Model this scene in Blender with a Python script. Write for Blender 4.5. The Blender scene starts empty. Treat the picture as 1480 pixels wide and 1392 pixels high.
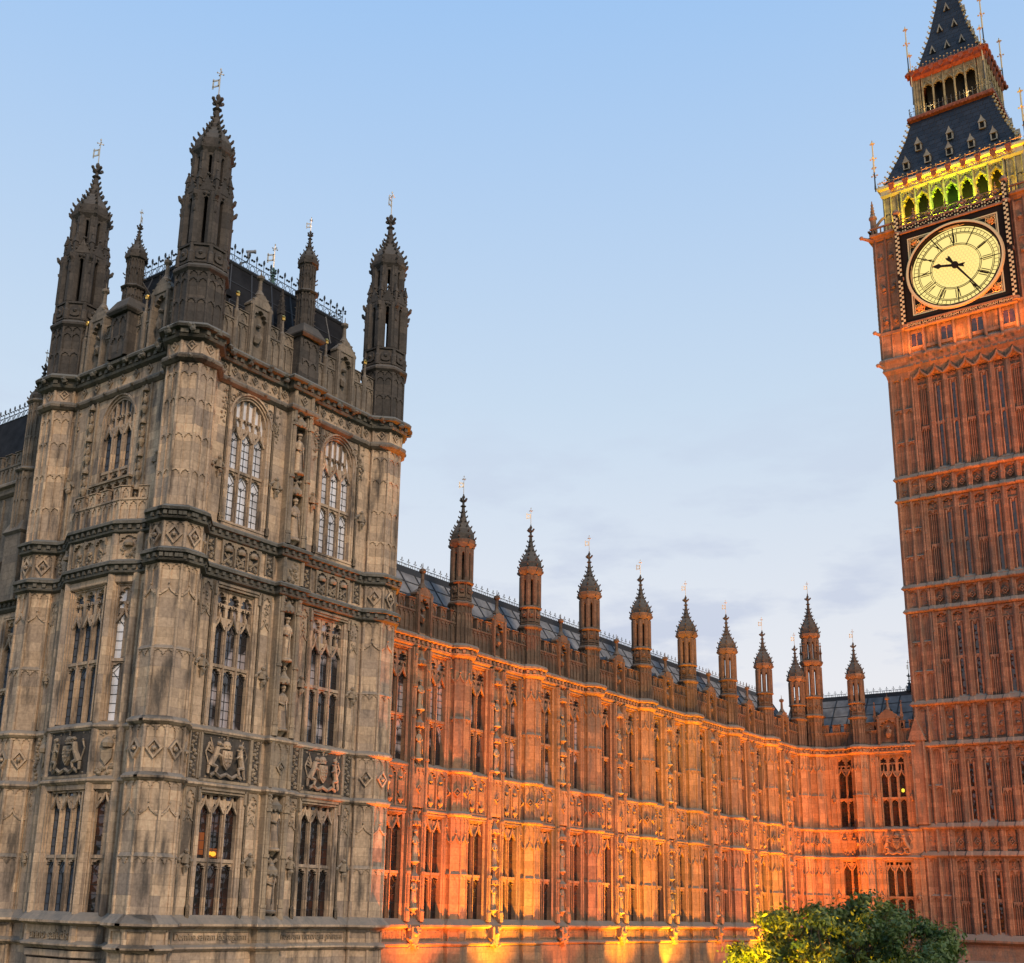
import bpy, bmesh, math, random
from mathutils import Matrix, Vector
R = math.radians
PI = math.pi
scene = bpy.context.scene
COL = scene.collection

# ------------------------------------------------------------------ camera
# World axes: +X runs along the long wing away from the viewer, +Y into the palace,
# z = 0 is eye level (on the bridge), the ground lies 7 m below.
GZ = -7.0
cam_d = bpy.data.cameras.new('camera')
cam = bpy.data.objects.new('camera', cam_d)
COL.objects.link(cam)
right = Vector((0.61093781, -0.79124141, 0.02630637))
up = Vector((-0.22682594, -0.14310922, 0.96336376))
fwd = Vector((0.75848862, 0.59452231, 0.26690491))
cam.matrix_world = Matrix(((right.x, up.x, -fwd.x, 0), (right.y, up.y, -fwd.y, 0),
                           (right.z, up.z, -fwd.z, 0), (0, 0, 0, 1)))
cam_d.sensor_width = 36
cam_d.lens = 1721.6817 / 1480 * 36
cam_d.shift_x = (740 - 663.7005) / 1480
cam_d.shift_y = (829.9482 - 696) / 1480
cam_d.clip_start = 0.1
cam_d.clip_end = 20000
scene.camera = cam

# ------------------------------------------------------------------ sky, sun, exposure
SUN_EL, SUN_AZ = 14.0, 245.0          # azimuth measured from +X towards +Y
w = bpy.data.worlds.new('World')
scene.world = w
w.use_nodes = True
nt = w.node_tree
nt.nodes.clear()
L = nt.links.new
out = nt.nodes.new('ShaderNodeOutputWorld')
bg = nt.nodes.new('ShaderNodeBackground')
sky = nt.nodes.new('ShaderNodeTexSky')
sky.sky_type = 'NISHITA'
sky.sun_disc = False
sky.sun_elevation = R(SUN_EL)
sky.sun_rotation = R(90 - SUN_AZ)
sky.air_density = 1.0
sky.dust_density = 1.2
sky.ozone_density = 1.6
tc = nt.nodes.new('ShaderNodeTexCoord')
sep = nt.nodes.new('ShaderNodeSeparateXYZ')
L(tc.outputs['Generated'], sep.inputs[0])
mp = nt.nodes.new('ShaderNodeMapping')
mp.inputs['Scale'].default_value = (2.2, 2.2, 7.0)
L(tc.outputs['Generated'], mp.inputs[0])
nz = nt.nodes.new('ShaderNodeTexNoise')
nz.inputs['Scale'].default_value = 3.4
nz.inputs['Detail'].default_value = 7
nz.inputs['Roughness'].default_value = 0.55
L(mp.outputs[0], nz.inputs['Vector'])
cr = nt.nodes.new('ShaderNodeValToRGB')
cr.color_ramp.elements[0].position = 0.47
cr.color_ramp.elements[1].position = 0.60
L(nz.outputs['Fac'], cr.inputs[0])
# clouds only hang in the lower sky
hr = nt.nodes.new('ShaderNodeMapRange')
hr.inputs['From Min'].default_value = 0.16
hr.inputs['From Max'].default_value = 0.42
hr.inputs['To Min'].default_value = 0.9
hr.inputs['To Max'].default_value = 0.0
L(sep.outputs['Z'], hr.inputs['Value'])
mul = nt.nodes.new('ShaderNodeMath')
mul.operation = 'MULTIPLY'
L(cr.outputs['Color'], mul.inputs[0])
L(hr.outputs[0], mul.inputs[1])
mx0 = nt.nodes.new('ShaderNodeMixRGB')
rp = nt.nodes.new('ShaderNodeValToRGB')         # dusk sky: pale near the horizon, clear blue above
for i_, (p_, c_) in enumerate(((0.0, (.88, .81, .79)), (.18, (.85, .84, .87)), (.40, (.61, .74, .89)), (.68, (.35, .58, .93)))):
    e_ = rp.color_ramp.elements[i_] if i_ < 2 else rp.color_ramp.elements.new(p_)
    e_.position = p_
    e_.color = (*c_, 1)
L(sep.outputs['Z'], rp.inputs[0])
vm_ = nt.nodes.new('ShaderNodeVectorMath')
vm_.operation = 'SCALE'
vm_.inputs['Scale'].default_value = 10.0
L(rp.outputs[0], vm_.inputs[0])
L(vm_.outputs[0], mx0.inputs['Color2'])
mx0.inputs['Fac'].default_value = 0.85
L(sky.outputs[0], mx0.inputs['Color1'])
mx1 = nt.nodes.new('ShaderNodeMixRGB')
mx1.inputs['Color2'].default_value = (4.9, 5.5, 7.0, 1)
L(mul.outputs[0], mx1.inputs['Fac'])
L(mx0.outputs[0], mx1.inputs['Color1'])
L(mx1.outputs[0], bg.inputs['Color'])
bg.inputs['Strength'].default_value = 0.108
L(bg.outputs[0], out.inputs['Surface'])

sd = bpy.data.lights.new('sun', 'SUN')
sd.energy = 2.0
sd.angle = R(10)
sd.color = (1.0, 0.77, 0.55)
sun = bpy.data.objects.new('sun', sd)
COL.objects.link(sun)
sdir = Vector((math.cos(R(SUN_EL + 18)) * math.cos(R(SUN_AZ)), math.cos(R(SUN_EL + 18)) * math.sin(R(SUN_AZ)), math.sin(R(SUN_EL + 18))))
sun.rotation_euler = sdir.to_track_quat('Z', 'Y').to_euler()
scene.view_settings.view_transform = 'Standard'
scene.view_settings.look = 'None'
scene.view_settings.exposure = 0.0
scene.view_settings.gamma = 1.0


# ------------------------------------------------------------------ materials
def new_mat(name):
    m = bpy.data.materials.new(name)
    m.use_nodes = True
    n = m.node_tree
    b = n.nodes['Principled BSDF']
    return m, n, b


def plain(name, col, rough=0.7, metal=0.0, spec=0.3, noise=0.0, nscale=4.0, emit=None, estr=0.0, bump=0.0):
    m, n, b = new_mat(name)
    b.inputs['Base Color'].default_value = (*col, 1)
    b.inputs['Roughness'].default_value = rough
    b.inputs['Metallic'].default_value = metal
    b.inputs['Specular IOR Level'].default_value = spec
    if emit:
        b.inputs['Emission Color'].default_value = (*emit, 1)
        b.inputs['Emission Strength'].default_value = estr
    if noise or bump:
        g = n.nodes.new('ShaderNodeNewGeometry')
        t = n.nodes.new('ShaderNodeTexNoise')
        t.inputs['Scale'].default_value = nscale
        t.inputs['Detail'].default_value = 5
        n.links.new(g.outputs['Position'], t.inputs['Vector'])
        if noise:
            r = n.nodes.new('ShaderNodeValToRGB')
            r.color_ramp.elements[0].position = 0.3
            r.color_ramp.elements[1].position = 0.7
            r.color_ramp.elements[0].color = tuple(c * (1 - noise) for c in col) + (1,)
            r.color_ramp.elements[1].color = tuple(min(1, c * (1 + noise)) for c in col) + (1,)
            n.links.new(t.outputs['Fac'], r.inputs[0])
            n.links.new(r.outputs[0], b.inputs['Base Color'])
        if bump:
            bp = n.nodes.new('ShaderNodeBump')
            bp.inputs['Strength'].default_value = bump
            bp.inputs['Distance'].default_value = 0.02
            n.links.new(t.outputs['Fac'], bp.inputs['Height'])
            n.links.new(bp.outputs[0], b.inputs['Normal'])
    return m


def stone(name, c1, c2, c3, bw=0.85, bh=0.36, joint=0.55, grime=(0.10, 0.095, 0.085), top=0.75, stain=0.55):
    """Coursed limestone: each block its own tone, soot stains, lichen-grey on ledges that face up."""
    m, n, b = new_mat(name)
    N = n.nodes.new
    K = n.links.new
    g = N('ShaderNodeNewGeometry')
    s = N('ShaderNodeSeparateXYZ')
    K(g.outputs['Position'], s.inputs[0])
    # courses run along whichever horizontal axis the face follows
    s0 = N('ShaderNodeSeparateXYZ')
    K(g.outputs['True Normal'], s0.inputs[0])
    ax, ay, gt = N('ShaderNodeMath'), N('ShaderNodeMath'), N('ShaderNodeMath')
    ax.operation = ay.operation = 'ABSOLUTE'
    gt.operation = 'GREATER_THAN'
    K(s0.outputs['X'], ax.inputs[0])
    K(s0.outputs['Y'], ay.inputs[0])
    K(ax.outputs[0], gt.inputs[0])
    K(ay.outputs[0], gt.inputs[1])
    ad = N('ShaderNodeMix')
    ad.data_type = 'FLOAT'
    K(gt.outputs[0], ad.inputs['Factor'])
    K(s.outputs['X'], ad.inputs['A'])
    K(s.outputs['Y'], ad.inputs['B'])
    cb = N('ShaderNodeCombineXYZ')
    K(ad.outputs[0], cb.inputs['X'])
    K(s.outputs['Z'], cb.inputs['Y'])
    br = N('ShaderNodeTexBrick')
    br.inputs['Scale'].default_value = 1.0
    br.inputs['Brick Width'].default_value = bw
    br.inputs['Row Height'].default_value = bh
    br.inputs['Mortar Size'].default_value = 0.008
    br.inputs['Mortar Smooth'].default_value = 0.3
    br.inputs['Color1'].default_value = (*c1, 1)
    br.inputs['Color2'].default_value = (*c2, 1)
    br.inputs['Mortar'].default_value = tuple(c * joint for c in c1) + (1,)
    K(cb.outputs[0], br.inputs['Vector'])
    # a second, larger block pattern picks out odd replaced blocks
    b2 = N('ShaderNodeTexBrick')
    b2.inputs['Scale'].default_value = 1.0
    b2.inputs['Brick Width'].default_value = bw
    b2.inputs['Row Height'].default_value = bh * 2
    b2.inputs['Mortar Size'].default_value = 0.0
    b2.inputs['Color1'].default_value = (0, 0, 0, 1)
    b2.inputs['Color2'].default_value = (1, 1, 1, 1)
    b2.inputs['Bias'].default_value = -0.35
    K(cb.outputs[0], b2.inputs['Vector'])
    m1 = N('ShaderNodeMixRGB')
    m1.inputs['Color2'].default_value = (*c3, 1)
    sc = N('ShaderNodeMath')
    sc.operation = 'MULTIPLY'
    sc.inputs[1].default_value = 0.75
    K(b2.outputs['Color'], sc.inputs[0])
    K(sc.outputs[0], m1.inputs['Fac'])
    K(br.outputs['Color'], m1.inputs['Color1'])
    # broad soot stains
    t = N('ShaderNodeTexNoise')
    mpn = N('ShaderNodeMapping')
    mpn.inputs['Scale'].default_value = (1.5, 1.5, 0.28)
    K(g.outputs['Position'], mpn.inputs[0])
    K(mpn.outputs[0], t.inputs['Vector'])
    t.inputs['Scale'].default_value = 1.3
    t.inputs['Detail'].default_value = 6
    t.inputs['Roughness'].default_value = 0.62
    r = N('ShaderNodeValToRGB')
    r.color_ramp.elements[0].position = 0.49
    r.color_ramp.elements[1].position = 0.66
    K(t.outputs['Fac'], r.inputs[0])
    sm = N('ShaderNodeMath')
    sm.operation = 'MULTIPLY'
    sm.inputs[1].default_value = stain
    K(r.outputs[0], sm.inputs[0])
    m2 = N('ShaderNodeMixRGB')
    m2.inputs['Color2'].default_value = (*grime, 1)
    K(sm.outputs[0], m2.inputs['Fac'])
    K(m1.outputs[0], m2.inputs['Color1'])
    # fine mottling
    t2 = N('ShaderNodeTexNoise')
    t2.inputs['Scale'].default_value = 9.0
    t2.inputs['Detail'].default_value = 5
    K(g.outputs['Position'], t2.inputs['Vector'])
    m3 = N('ShaderNodeMixRGB')
    m3.blend_type = 'OVERLAY'
    m3.inputs['Fac'].default_value = 0.45
    K(m2.outputs[0], m3.inputs['Color1'])
    K(t2.outputs['Fac'], m3.inputs['Color2'])
    # lichen on upward faces
    sn = N('ShaderNodeSeparateXYZ')
    K(g.outputs['True Normal'], sn.inputs[0])
    rn = N('ShaderNodeMapRange')
    rn.inputs['From Min'].default_value = 0.25
    rn.inputs['From Max'].default_value = 0.6
    rn.inputs['To Max'].default_value = top
    K(sn.outputs['Z'], rn.inputs['Value'])
    m4 = N('ShaderNodeMixRGB')
    m4.inputs['Color2'].default_value = (0.17, 0.165, 0.15, 1)
    K(rn.outputs[0], m4.inputs['Fac'])
    K(m3.outputs[0], m4.inputs['Color1'])
    K(m4.outputs[0], b.inputs['Base Color'])
    b.inputs['Roughness'].default_value = 0.9
    b.inputs['Specular IOR Level'].default_value = 0.15
    bp = N('ShaderNodeBump')
    bp.inputs['Strength'].default_value = 0.5
    bp.inputs['Distance'].default_value = 0.02
    K(t2.outputs['Fac'], bp.inputs['Height'])
    K(bp.outputs[0], b.inputs['Normal'])
    return m


M = {}
M['stone'] = stone('limestone', (0.64, 0.455, 0.295), (0.42, 0.30, 0.20), (0.18, 0.16, 0.155), grime=(0.065, 0.058, 0.052), stain=.85)
M['wing'] = stone('wing limestone', (0.36, 0.215, 0.125), (0.25, 0.15, 0.09), (0.14, 0.10, 0.075), stain=0.75)
M['carved'] = stone('carved limestone', (0.40, 0.30, 0.20), (0.30, 0.225, 0.155), (0.17, 0.15, 0.13), bw=1.1, bh=0.5, stain=0.75, top=0.4)
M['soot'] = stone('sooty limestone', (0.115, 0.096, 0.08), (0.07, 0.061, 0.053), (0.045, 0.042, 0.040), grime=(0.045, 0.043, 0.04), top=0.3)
M['parapet'] = stone('weathered parapet stone', (0.27, 0.215, 0.16), (0.18, 0.148, 0.115), (0.115, 0.10, 0.088), grime=(0.06, 0.058, 0.052), top=0.4)
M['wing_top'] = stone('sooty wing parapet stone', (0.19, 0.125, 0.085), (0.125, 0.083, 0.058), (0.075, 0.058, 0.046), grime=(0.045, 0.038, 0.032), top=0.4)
M['black_stone'] = stone('blackened cornice stone', (0.17, 0.15, 0.12), (0.12, 0.11, 0.09), (0.09, 0.085, 0.07), grime=(0.045, 0.045, 0.04), top=0.9)
M['tower'] = stone('tower limestone', (0.29, 0.175, 0.115), (0.19, 0.115, 0.078), (0.10, 0.072, 0.058), bw=0.7, bh=0.34, stain=0.85)
M['recess'] = plain('dark recess', (0.02, 0.019, 0.018), 0.95, spec=0.1)
M['lead'] = plain('roof lead', (0.19, 0.185, 0.185), 0.7, 0.0, 0.2, noise=0.35, nscale=1.6, bump=.3)
M['seam'] = plain('lead seams', (0.035, 0.037, 0.042), 0.5, spec=0.4)
M['slate'] = plain('cast iron roof plate', (0.018, 0.018, 0.020), 0.8, spec=0.12, noise=0.4, nscale=1.8, bump=.3)
M['iron'] = plain('painted iron', (0.02, 0.028, 0.035), 0.45, spec=0.5)
M['grille'] = plain('pale iron grille', (0.20, 0.21, 0.22), 0.5, spec=0.5)
M['copper'] = plain('verdigris copper', (0.07, 0.13, 0.11), 0.7, noise=0.3)
M['gold'] = plain('gilding', (0.85, 0.55, 0.16), 0.3, 1.0)
M['vane'] = plain('dull gilding', (0.62, 0.52, 0.38), 0.4, 0.6)
def old_glass():
    m, n, b = new_mat('dark leaded glass')
    g = n.nodes.new('ShaderNodeNewGeometry')
    t = n.nodes.new('ShaderNodeTexNoise')
    t.inputs['Scale'].default_value = 1.1
    t.inputs['Detail'].default_value = 4
    n.links.new(g.outputs['Position'], t.inputs['Vector'])
    r = n.nodes.new('ShaderNodeValToRGB')
    r.color_ramp.elements[0].color = (0.012, 0.011, 0.012, 1)
    r.color_ramp.elements[1].color = (0.075, 0.028, 0.018, 1)
    r.color_ramp.elements[0].position = 0.45
    r.color_ramp.elements[1].position = 0.75
    n.links.new(t.outputs['Fac'], r.inputs[0])
    n.links.new(r.outputs[0], b.inputs['Base Color'])
    v = n.nodes.new('ShaderNodeTexVoronoi')
    v.inputs['Scale'].default_value = 3.2
    n.links.new(g.outputs['Position'], v.inputs['Vector'])
    bp = n.nodes.new('ShaderNodeBump')
    bp.inputs['Strength'].default_value = .6
    bp.inputs['Distance'].default_value = .05
    n.links.new(v.outputs['Distance'], bp.inputs['Height'])
    n.links.new(bp.outputs[0], b.inputs['Normal'])
    b.inputs['Roughness'].default_value = 0.07
    b.inputs['Specular IOR Level'].default_value = 0.8
    return m


M['glass'] = old_glass()
M['leading'] = plain('glazing bars', (0.03, 0.03, 0.032), 0.6)
M['trim_black'] = plain('black painted iron', (0.010, 0.009, 0.008), 0.75, spec=0.12)
M['trim_gold'] = plain('gilded ironwork', (0.70, 0.52, 0.25), 0.4, 0.55)
M['rose_gold'] = plain('tarnished gilding', (0.62, 0.30, 0.09), 0.45, 0.4, noise=.3)
M['red_trim'] = plain('red painted cornice', (0.24, 0.065, 0.025), 0.6, noise=0.4)
M['belfry_stone'] = plain('pale painted belfry stone', (0.27, 0.22, 0.12), 0.8, noise=0.4, nscale=2.5)
M['dormer_stone'] = plain('weathered dormer frames', (0.26, 0.24, 0.19), 0.8, noise=0.3, nscale=3)
M['lamp_metal'] = plain('floodlight housing', (0.05, 0.05, 0.055), 0.4, 0.7)


def blinds_and_sky():
    m, n, b = new_mat('glass with pale blinds')
    g = n.nodes.new('ShaderNodeNewGeometry')
    t = n.nodes.new('ShaderNodeTexNoise')
    t.inputs['Scale'].default_value = 0.9
    t.inputs['Detail'].default_value = 3
    n.links.new(g.outputs['Position'], t.inputs['Vector'])
    r = n.nodes.new('ShaderNodeValToRGB')
    r.color_ramp.elements[0].color = (0.42, 0.42, 0.45, 1)
    r.color_ramp.elements[1].color = (0.80, 0.79, 0.82, 1)  # sky reflection painted into the base colour, along with pale blinds
    r.color_ramp.elements[0].position = 0.3
    r.color_ramp.elements[1].position = 0.6
    n.links.new(t.outputs['Fac'], r.inputs[0])
    n.links.new(r.outputs[0], b.inputs['Base Color'])
    b.inputs['Roughness'].default_value = 0.1
    b.inputs['Specular IOR Level'].default_value = 1.0
    return m


M['blinds_and_sky'] = blinds_and_sky()


def mixed_glass():
    """Old glass: pale patches paint in sky reflections and blinds, others a dark room."""
    m, n, b = new_mat('half sky toned glass')
    g = n.nodes.new('ShaderNodeNewGeometry')
    t = n.nodes.new('ShaderNodeTexNoise')
    t.inputs['Scale'].default_value = 0.75
    t.inputs['Detail'].default_value = 1
    n.links.new(g.outputs['Position'], t.inputs['Vector'])
    r = n.nodes.new('ShaderNodeValToRGB')
    r.color_ramp.interpolation = 'LINEAR'
    r.color_ramp.elements[0].color = (0.022, 0.02, 0.022, 1)
    r.color_ramp.elements[1].color = (0.36, 0.31, 0.31, 1)
    r.color_ramp.elements[0].position = 0.50
    r.color_ramp.elements[1].position = 0.56
    n.links.new(t.outputs['Fac'], r.inputs[0])
    n.links.new(r.outputs[0], b.inputs['Base Color'])
    b.inputs['Roughness'].default_value = 0.08
    b.inputs['Specular IOR Level'].default_value = 0.9
    return m


M['mixed'] = mixed_glass()


def blueglass():
    m, n, b = new_mat('sky reflecting glass')
    b.inputs['Base Color'].default_value = (0.10, 0.14, 0.19, 1)
    b.inputs['Roughness'].default_value = 0.12
    b.inputs['Metallic'].default_value = 0.35
    b.inputs['Specular IOR Level'].default_value = 1.0
    return m


M['blue'] = blueglass()


def emis(name, col, s):
    return plain(name, (0.03, 0.02, 0.015), 0.6, emit=col, estr=s)


M['dial'] = emis('lit opal glass', (1.0, 0.79, 0.26), 1.08)
M['lamp_glow'] = emis('glowing lamp', (1.0, 0.42, 0.03), 1.6)
M['lamp_yellow'] = emis('yellow lamp', (1.0, 0.75, 0.06), 1.3)


def slates():
    m, n, b = new_mat('scaled roof plates')
    g = n.nodes.new('ShaderNodeNewGeometry')
    s = n.nodes.new('ShaderNodeSeparateXYZ')
    n.links.new(g.outputs['Position'], s.inputs[0])
    ad = n.nodes.new('ShaderNodeMath')
    n.links.new(s.outputs['X'], ad.inputs[0])
    n.links.new(s.outputs['Y'], ad.inputs[1])
    cb = n.nodes.new('ShaderNodeCombineXYZ')
    n.links.new(ad.outputs[0], cb.inputs['X'])
    n.links.new(s.outputs['Z'], cb.inputs['Y'])
    br = n.nodes.new('ShaderNodeTexBrick')
    br.inputs['Scale'].default_value = 1.0
    br.inputs['Brick Width'].default_value = 0.55
    br.inputs['Row Height'].default_value = 0.5
    br.inputs['Mortar Size'].default_value = 0.03
    br.inputs['Mortar Smooth'].default_value = 1.0
    br.inputs['Color1'].default_value = (0.024, 0.029, 0.040, 1)
    br.inputs['Color2'].default_value = (0.013, 0.017, 0.025, 1)
    b.inputs['Specular IOR Level'].default_value = 0.25
    br.inputs['Mortar'].default_value = (0.015, 0.018, 0.025, 1)
    n.links.new(cb.outputs[0], br.inputs['Vector'])
    n.links.new(br.outputs['Color'], b.inputs['Base Color'])
    b.inputs['Roughness'].default_value = 0.5
    bp = n.nodes.new('ShaderNodeBump')
    bp.inputs['Distance'].default_value = 0.06
    bp.inputs['Strength'].default_value = 0.8
    n.links.new(br.outputs['Fac'], bp.inputs['Height'])
    bp.invert = True
    n.links.new(bp.outputs[0], b.inputs['Normal'])
    return m


M['slates'] = slates()


# ------------------------------------------------------------------ mesh builder
ICO_V = []
_t = (1 + 5 ** .5) / 2
for a_, b_ in ((-1, _t), (1, _t), (-1, -_t), (1, -_t)):
    ICO_V.append((a_, b_, 0))
for a_, b_ in ((-1, _t), (1, _t), (-1, -_t), (1, -_t)):
    ICO_V.append((0, a_, b_))
for a_, b_ in ((-1, _t), (1, _t), (-1, -_t), (1, -_t)):
    ICO_V.append((b_, 0, a_))
ICO_V = [Vector(v).normalized() for v in ICO_V]
ICO_F = []
for i in range(12):
    for j in range(i + 1, 12):
        for k in range(j + 1, 12):
            a_, b_, c_ = ICO_V[i], ICO_V[j], ICO_V[k]
            if (a_ - b_).length < 1.06 and (b_ - c_).length < 1.06 and (a_ - c_).length < 1.06:
                ICO_F.append((i, j, k) if (b_ - a_).cross(c_ - a_).dot(a_ + b_ + c_) > 0 else (i, k, j))


class MB:
    def __init__(s):
        s.v = []
        s.f = []
        s.m = Matrix.Identity(4)
        s.st = []

    def push(s, m):
        s.st.append(s.m.copy())
        s.m = s.m @ m
        return s

    def pop(s):
        s.m = s.st.pop()

    def add(s, vs, fs):
        o = len(s.v)
        m = s.m
        s.v += [tuple(m @ Vector(v)) for v in vs]
        s.f += [tuple(i + o for i in f) for f in fs]

    def box(s, x0, x1, y0, y1, z0, z1):
        s.add([(x0, y0, z0), (x1, y0, z0), (x1, y1, z0), (x0, y1, z0), (x0, y0, z1), (x1, y0, z1), (x1, y1, z1), (x0, y1, z1)],
              [(0, 3, 2, 1), (4, 5, 6, 7), (0, 1, 5, 4), (1, 2, 6, 5), (2, 3, 7, 6), (3, 0, 4, 7)])

    def wedge(s, x0, x1, y0, y1, z0, z1, zt):
        """box whose top slopes from z1 at y0 up to zt at y1"""
        s.add([(x0, y0, z0), (x1, y0, z0), (x1, y1, z0), (x0, y1, z0), (x0, y0, z1), (x1, y0, z1), (x1, y1, zt), (x0, y1, zt)],
              [(0, 3, 2, 1), (4, 5, 6, 7), (0, 1, 5, 4), (1, 2, 6, 5), (2, 3, 7, 6), (3, 0, 4, 7)])

    def rings(s, cx, cy, prof, n=8, off=None, sx=1.0, sy=1.0):
        """prof: list of (across-flats/2 radius, z); regular n-gon rings with flats facing the axes"""
        if off is None:
            off = PI / n
        k = 1 / math.cos(PI / n) if n <= 8 else 1.0
        vs = []
        for r, z in prof:
            for i in range(n):
                a = off + 2 * PI * i / n
                vs.append((cx + r * k * math.cos(a) * sx, cy + r * k * math.sin(a) * sy, z))
        fs = []
        for j in range(len(prof) - 1):
            for i in range(n):
                i2 = (i + 1) % n
                fs.append((j * n + i, j * n + i2, (j + 1) * n + i2, (j + 1) * n + i))
        fs.append(tuple(range(n - 1, -1, -1)))
        fs.append(tuple((len(prof) - 1) * n + i for i in range(n)))
        s.add(vs, fs)

    def poly(s, pts, y0, y1):
        """extrude a polygon given in (x, z) from y0 (front) to y1"""
        n = len(pts)
        ar = sum(pts[i][0] * pts[(i + 1) % n][1] - pts[(i + 1) % n][0] * pts[i][1] for i in range(n))
        if ar < 0:
            pts = pts[::-1]
        vs = [(x, y0, z) for x, z in pts] + [(x, y1, z) for x, z in pts]
        fs = [tuple(range(n)), tuple(range(2 * n - 1, n - 1, -1))]
        for i in range(n):
            j = (i + 1) % n
            fs.append((j, i, n + i, n + j))
        s.add(vs, fs)

    def tube(s, p0, p1, r0, r1=None, n=6):
        r1 = r0 if r1 is None else r1
        p0, p1 = Vector(p0), Vector(p1)
        d = p1 - p0
        if d.length < 1e-6:
            return
        q = d.to_track_quat('Z', 'Y')
        vs = []
        for p, r in ((p0, r0), (p1, r1)):
            for i in range(n):
                a = 2 * PI * i / n
                vs.append(tuple(p + q @ Vector((r * math.cos(a), r * math.sin(a), 0))))
        fs = [(i, (i + 1) % n, n + (i + 1) % n, n + i) for i in range(n)]
        fs += [tuple(range(n - 1, -1, -1)), tuple(range(n, 2 * n))]
        s.add(vs, fs)

    def lump(s, x, y, z, r, rnd=None, sx=1, sy=1, sz=1):
        vs = []
        for v in ICO_V:
            k = r * (1 if rnd is None else rnd.uniform(0.7, 1.2))
            vs.append((x + v.x * k * sx, y + v.y * k * sy, z + v.z * k * sz))
        s.add(vs, ICO_F)

    def spike(s, x, y, z0, z1, r, n=4):
        s.rings(x, y, [(r, z0), (r * 0.12, z1)], n)

    def sweep(s, path, prof, closed=False):
        """sweep profile [(out, z)] along a plan path; 'out' is to the right of travel"""
        n = len(path)
        P = [Vector((p[0], p[1])) for p in path]
        offs = []
        for i in range(n):
            ns = []
            for a, b in (((i - 1) % n, i), (i, (i + 1) % n)):
                if not closed and (i == 0 and b == 0 or i == n - 1 and a == n - 1):
                    continue
                d = (P[b] - P[a])
                if d.length > 1e-6:
                    d.normalize()
                    ns.append(Vector((d.y, -d.x)))
            if len(ns) == 1:
                offs.append(ns[0])
            else:
                q = ns[0] + ns[1]
                if q.length < 1e-3:
                    offs.append(ns[0])
                else:
                    q.normalize()
                    offs.append(q / max(0.5, q.dot(ns[0])))
        k = len(prof)
        vs = []
        for p, o in zip(P, offs):
            for (u, z) in prof:
                vs.append((p.x + o.x * u, p.y + o.y * u, z))
        fs = []
        for i in range(n if closed else n - 1):
            a, b = i * k, ((i + 1) % n) * k
            for j in range(k):
                j2 = (j + 1) % k
                fs.append((a + j, a + j2, b + j2, b + j))
        if not closed:
            fs.append(tuple(range(k - 1, -1, -1)))
            fs.append(tuple((n - 1) * k + j for j in range(k)))
        s.add(vs, fs)

    def mesh(s, name, mat, smooth=False):
        me = bpy.data.meshes.new(name)
        me.from_pydata(s.v, [], s.f)
        me.materials.append(mat)
        bm = bmesh.new()
        bm.from_mesh(me)
        bmesh.ops.recalc_face_normals(bm, faces=bm.faces)
        bm.to_mesh(me)
        bm.free()
        if smooth:
            me.shade_smooth()
        return me


def T(x=0, y=0, z=0):
    return Matrix.Translation((x, y, z))


def RZ(a):
    return Matrix.Rotation(R(a), 4, 'Z')


def empty(name, loc, label, cat, group=None, rz=0.0, parent=None):
    o = bpy.data.objects.new(name, None)
    o.empty_display_size = 1.0
    COL.objects.link(o)
    o.location = loc
    o.rotation_euler = (0, 0, R(rz))
    if label:
        o['label'] = label
        o['category'] = cat
    if group:
        o['group'] = group
    return o


def part(name, mb, mat, parent, loc=(0, 0, 0), rz=0.0, smooth=False, label=None, structure=False):
    """link a mesh (MB or Mesh) as one object under its parent; loc is given in world axes relative to the parent"""
    me = mb.mesh(name, mat, smooth) if isinstance(mb, MB) else mb
    o = bpy.data.objects.new(name, me)
    COL.objects.link(o)
    if parent:
        o.parent = parent
    o.location = loc
    o.rotation_euler = (0, 0, R(rz))
    if label:
        o['label'] = label
    if structure:
        o['kind'] = 'structure'
    return o


class Fac:
    """a facade: local x runs to the right, y into the wall, z = height above eye level"""

    def __init__(s, thing, ox, oy, rz):
        s.t = thing
        s.o = Vector((ox, oy, 0))
        s.rz = rz

    def pos(s, x, y, z=0.0):
        v = s.o + RZ(s.rz) @ Vector((x, y, z))
        return v

    def put(s, name, mb, mat, x=0, y=0, z=0, rz=0, **k):
        p = s.pos(x, y, z) - s.t.location
        return part(name, mb, mat, s.t, p, s.rz + rz, **k)


# ------------------------------------------------------------------ gothic kit
def afun(u, pw=.5):
    u = min(1.0, abs(u))
    if pw > .51:            # broad four-centred arch
        return .86 * (1 - u ** 2.3) ** .62 + .14 * (1 - u) ** .8
    return (1 - u) ** pw


def arch_pts(x0, x1, zs, h, cusp=True, n=5, pw=0.5):
    """curve of an arch from right springing to left springing"""
    xc, hw = (x0 + x1) / 2, (x1 - x0) / 2
    us = [1 - i / n for i in range(n + 1)]
    half = []
    for u in us:
        half.append((u, h * afun(u, pw)))
    if cusp:
        half2 = [(1, 0), (0.98, h * 0.22), (0.66, h * 0.32), (0.88, h * 0.46), (0.68, h * 0.68), (0.38, h * 0.66), (0.42, h * 0.82), (0.2, h * 0.94), (0, h)]
        half = half2
    pts = [(xc + u * hw, zs + z) for u, z in half]
    pts += [(xc - u * hw, zs + z) for u, z in half[::-1][1:]]
    return pts


def arch_plate(mb, x0, x1, zs, zt, y0, y1, h=None, cusp=True, n=5, pw=0.5, m=0.0):
    """solid plate over an arched opening (spandrels)"""
    h = (zt - zs) * 0.86 if h is None else h
    pts = [(x0, zs), (x0, zt), (x1, zt), (x1, zs)] + arch_pts(x0 + m, x1 - m, zs, h, cusp, n, pw)
    mb.poly(pts, y0, y1)


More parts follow.
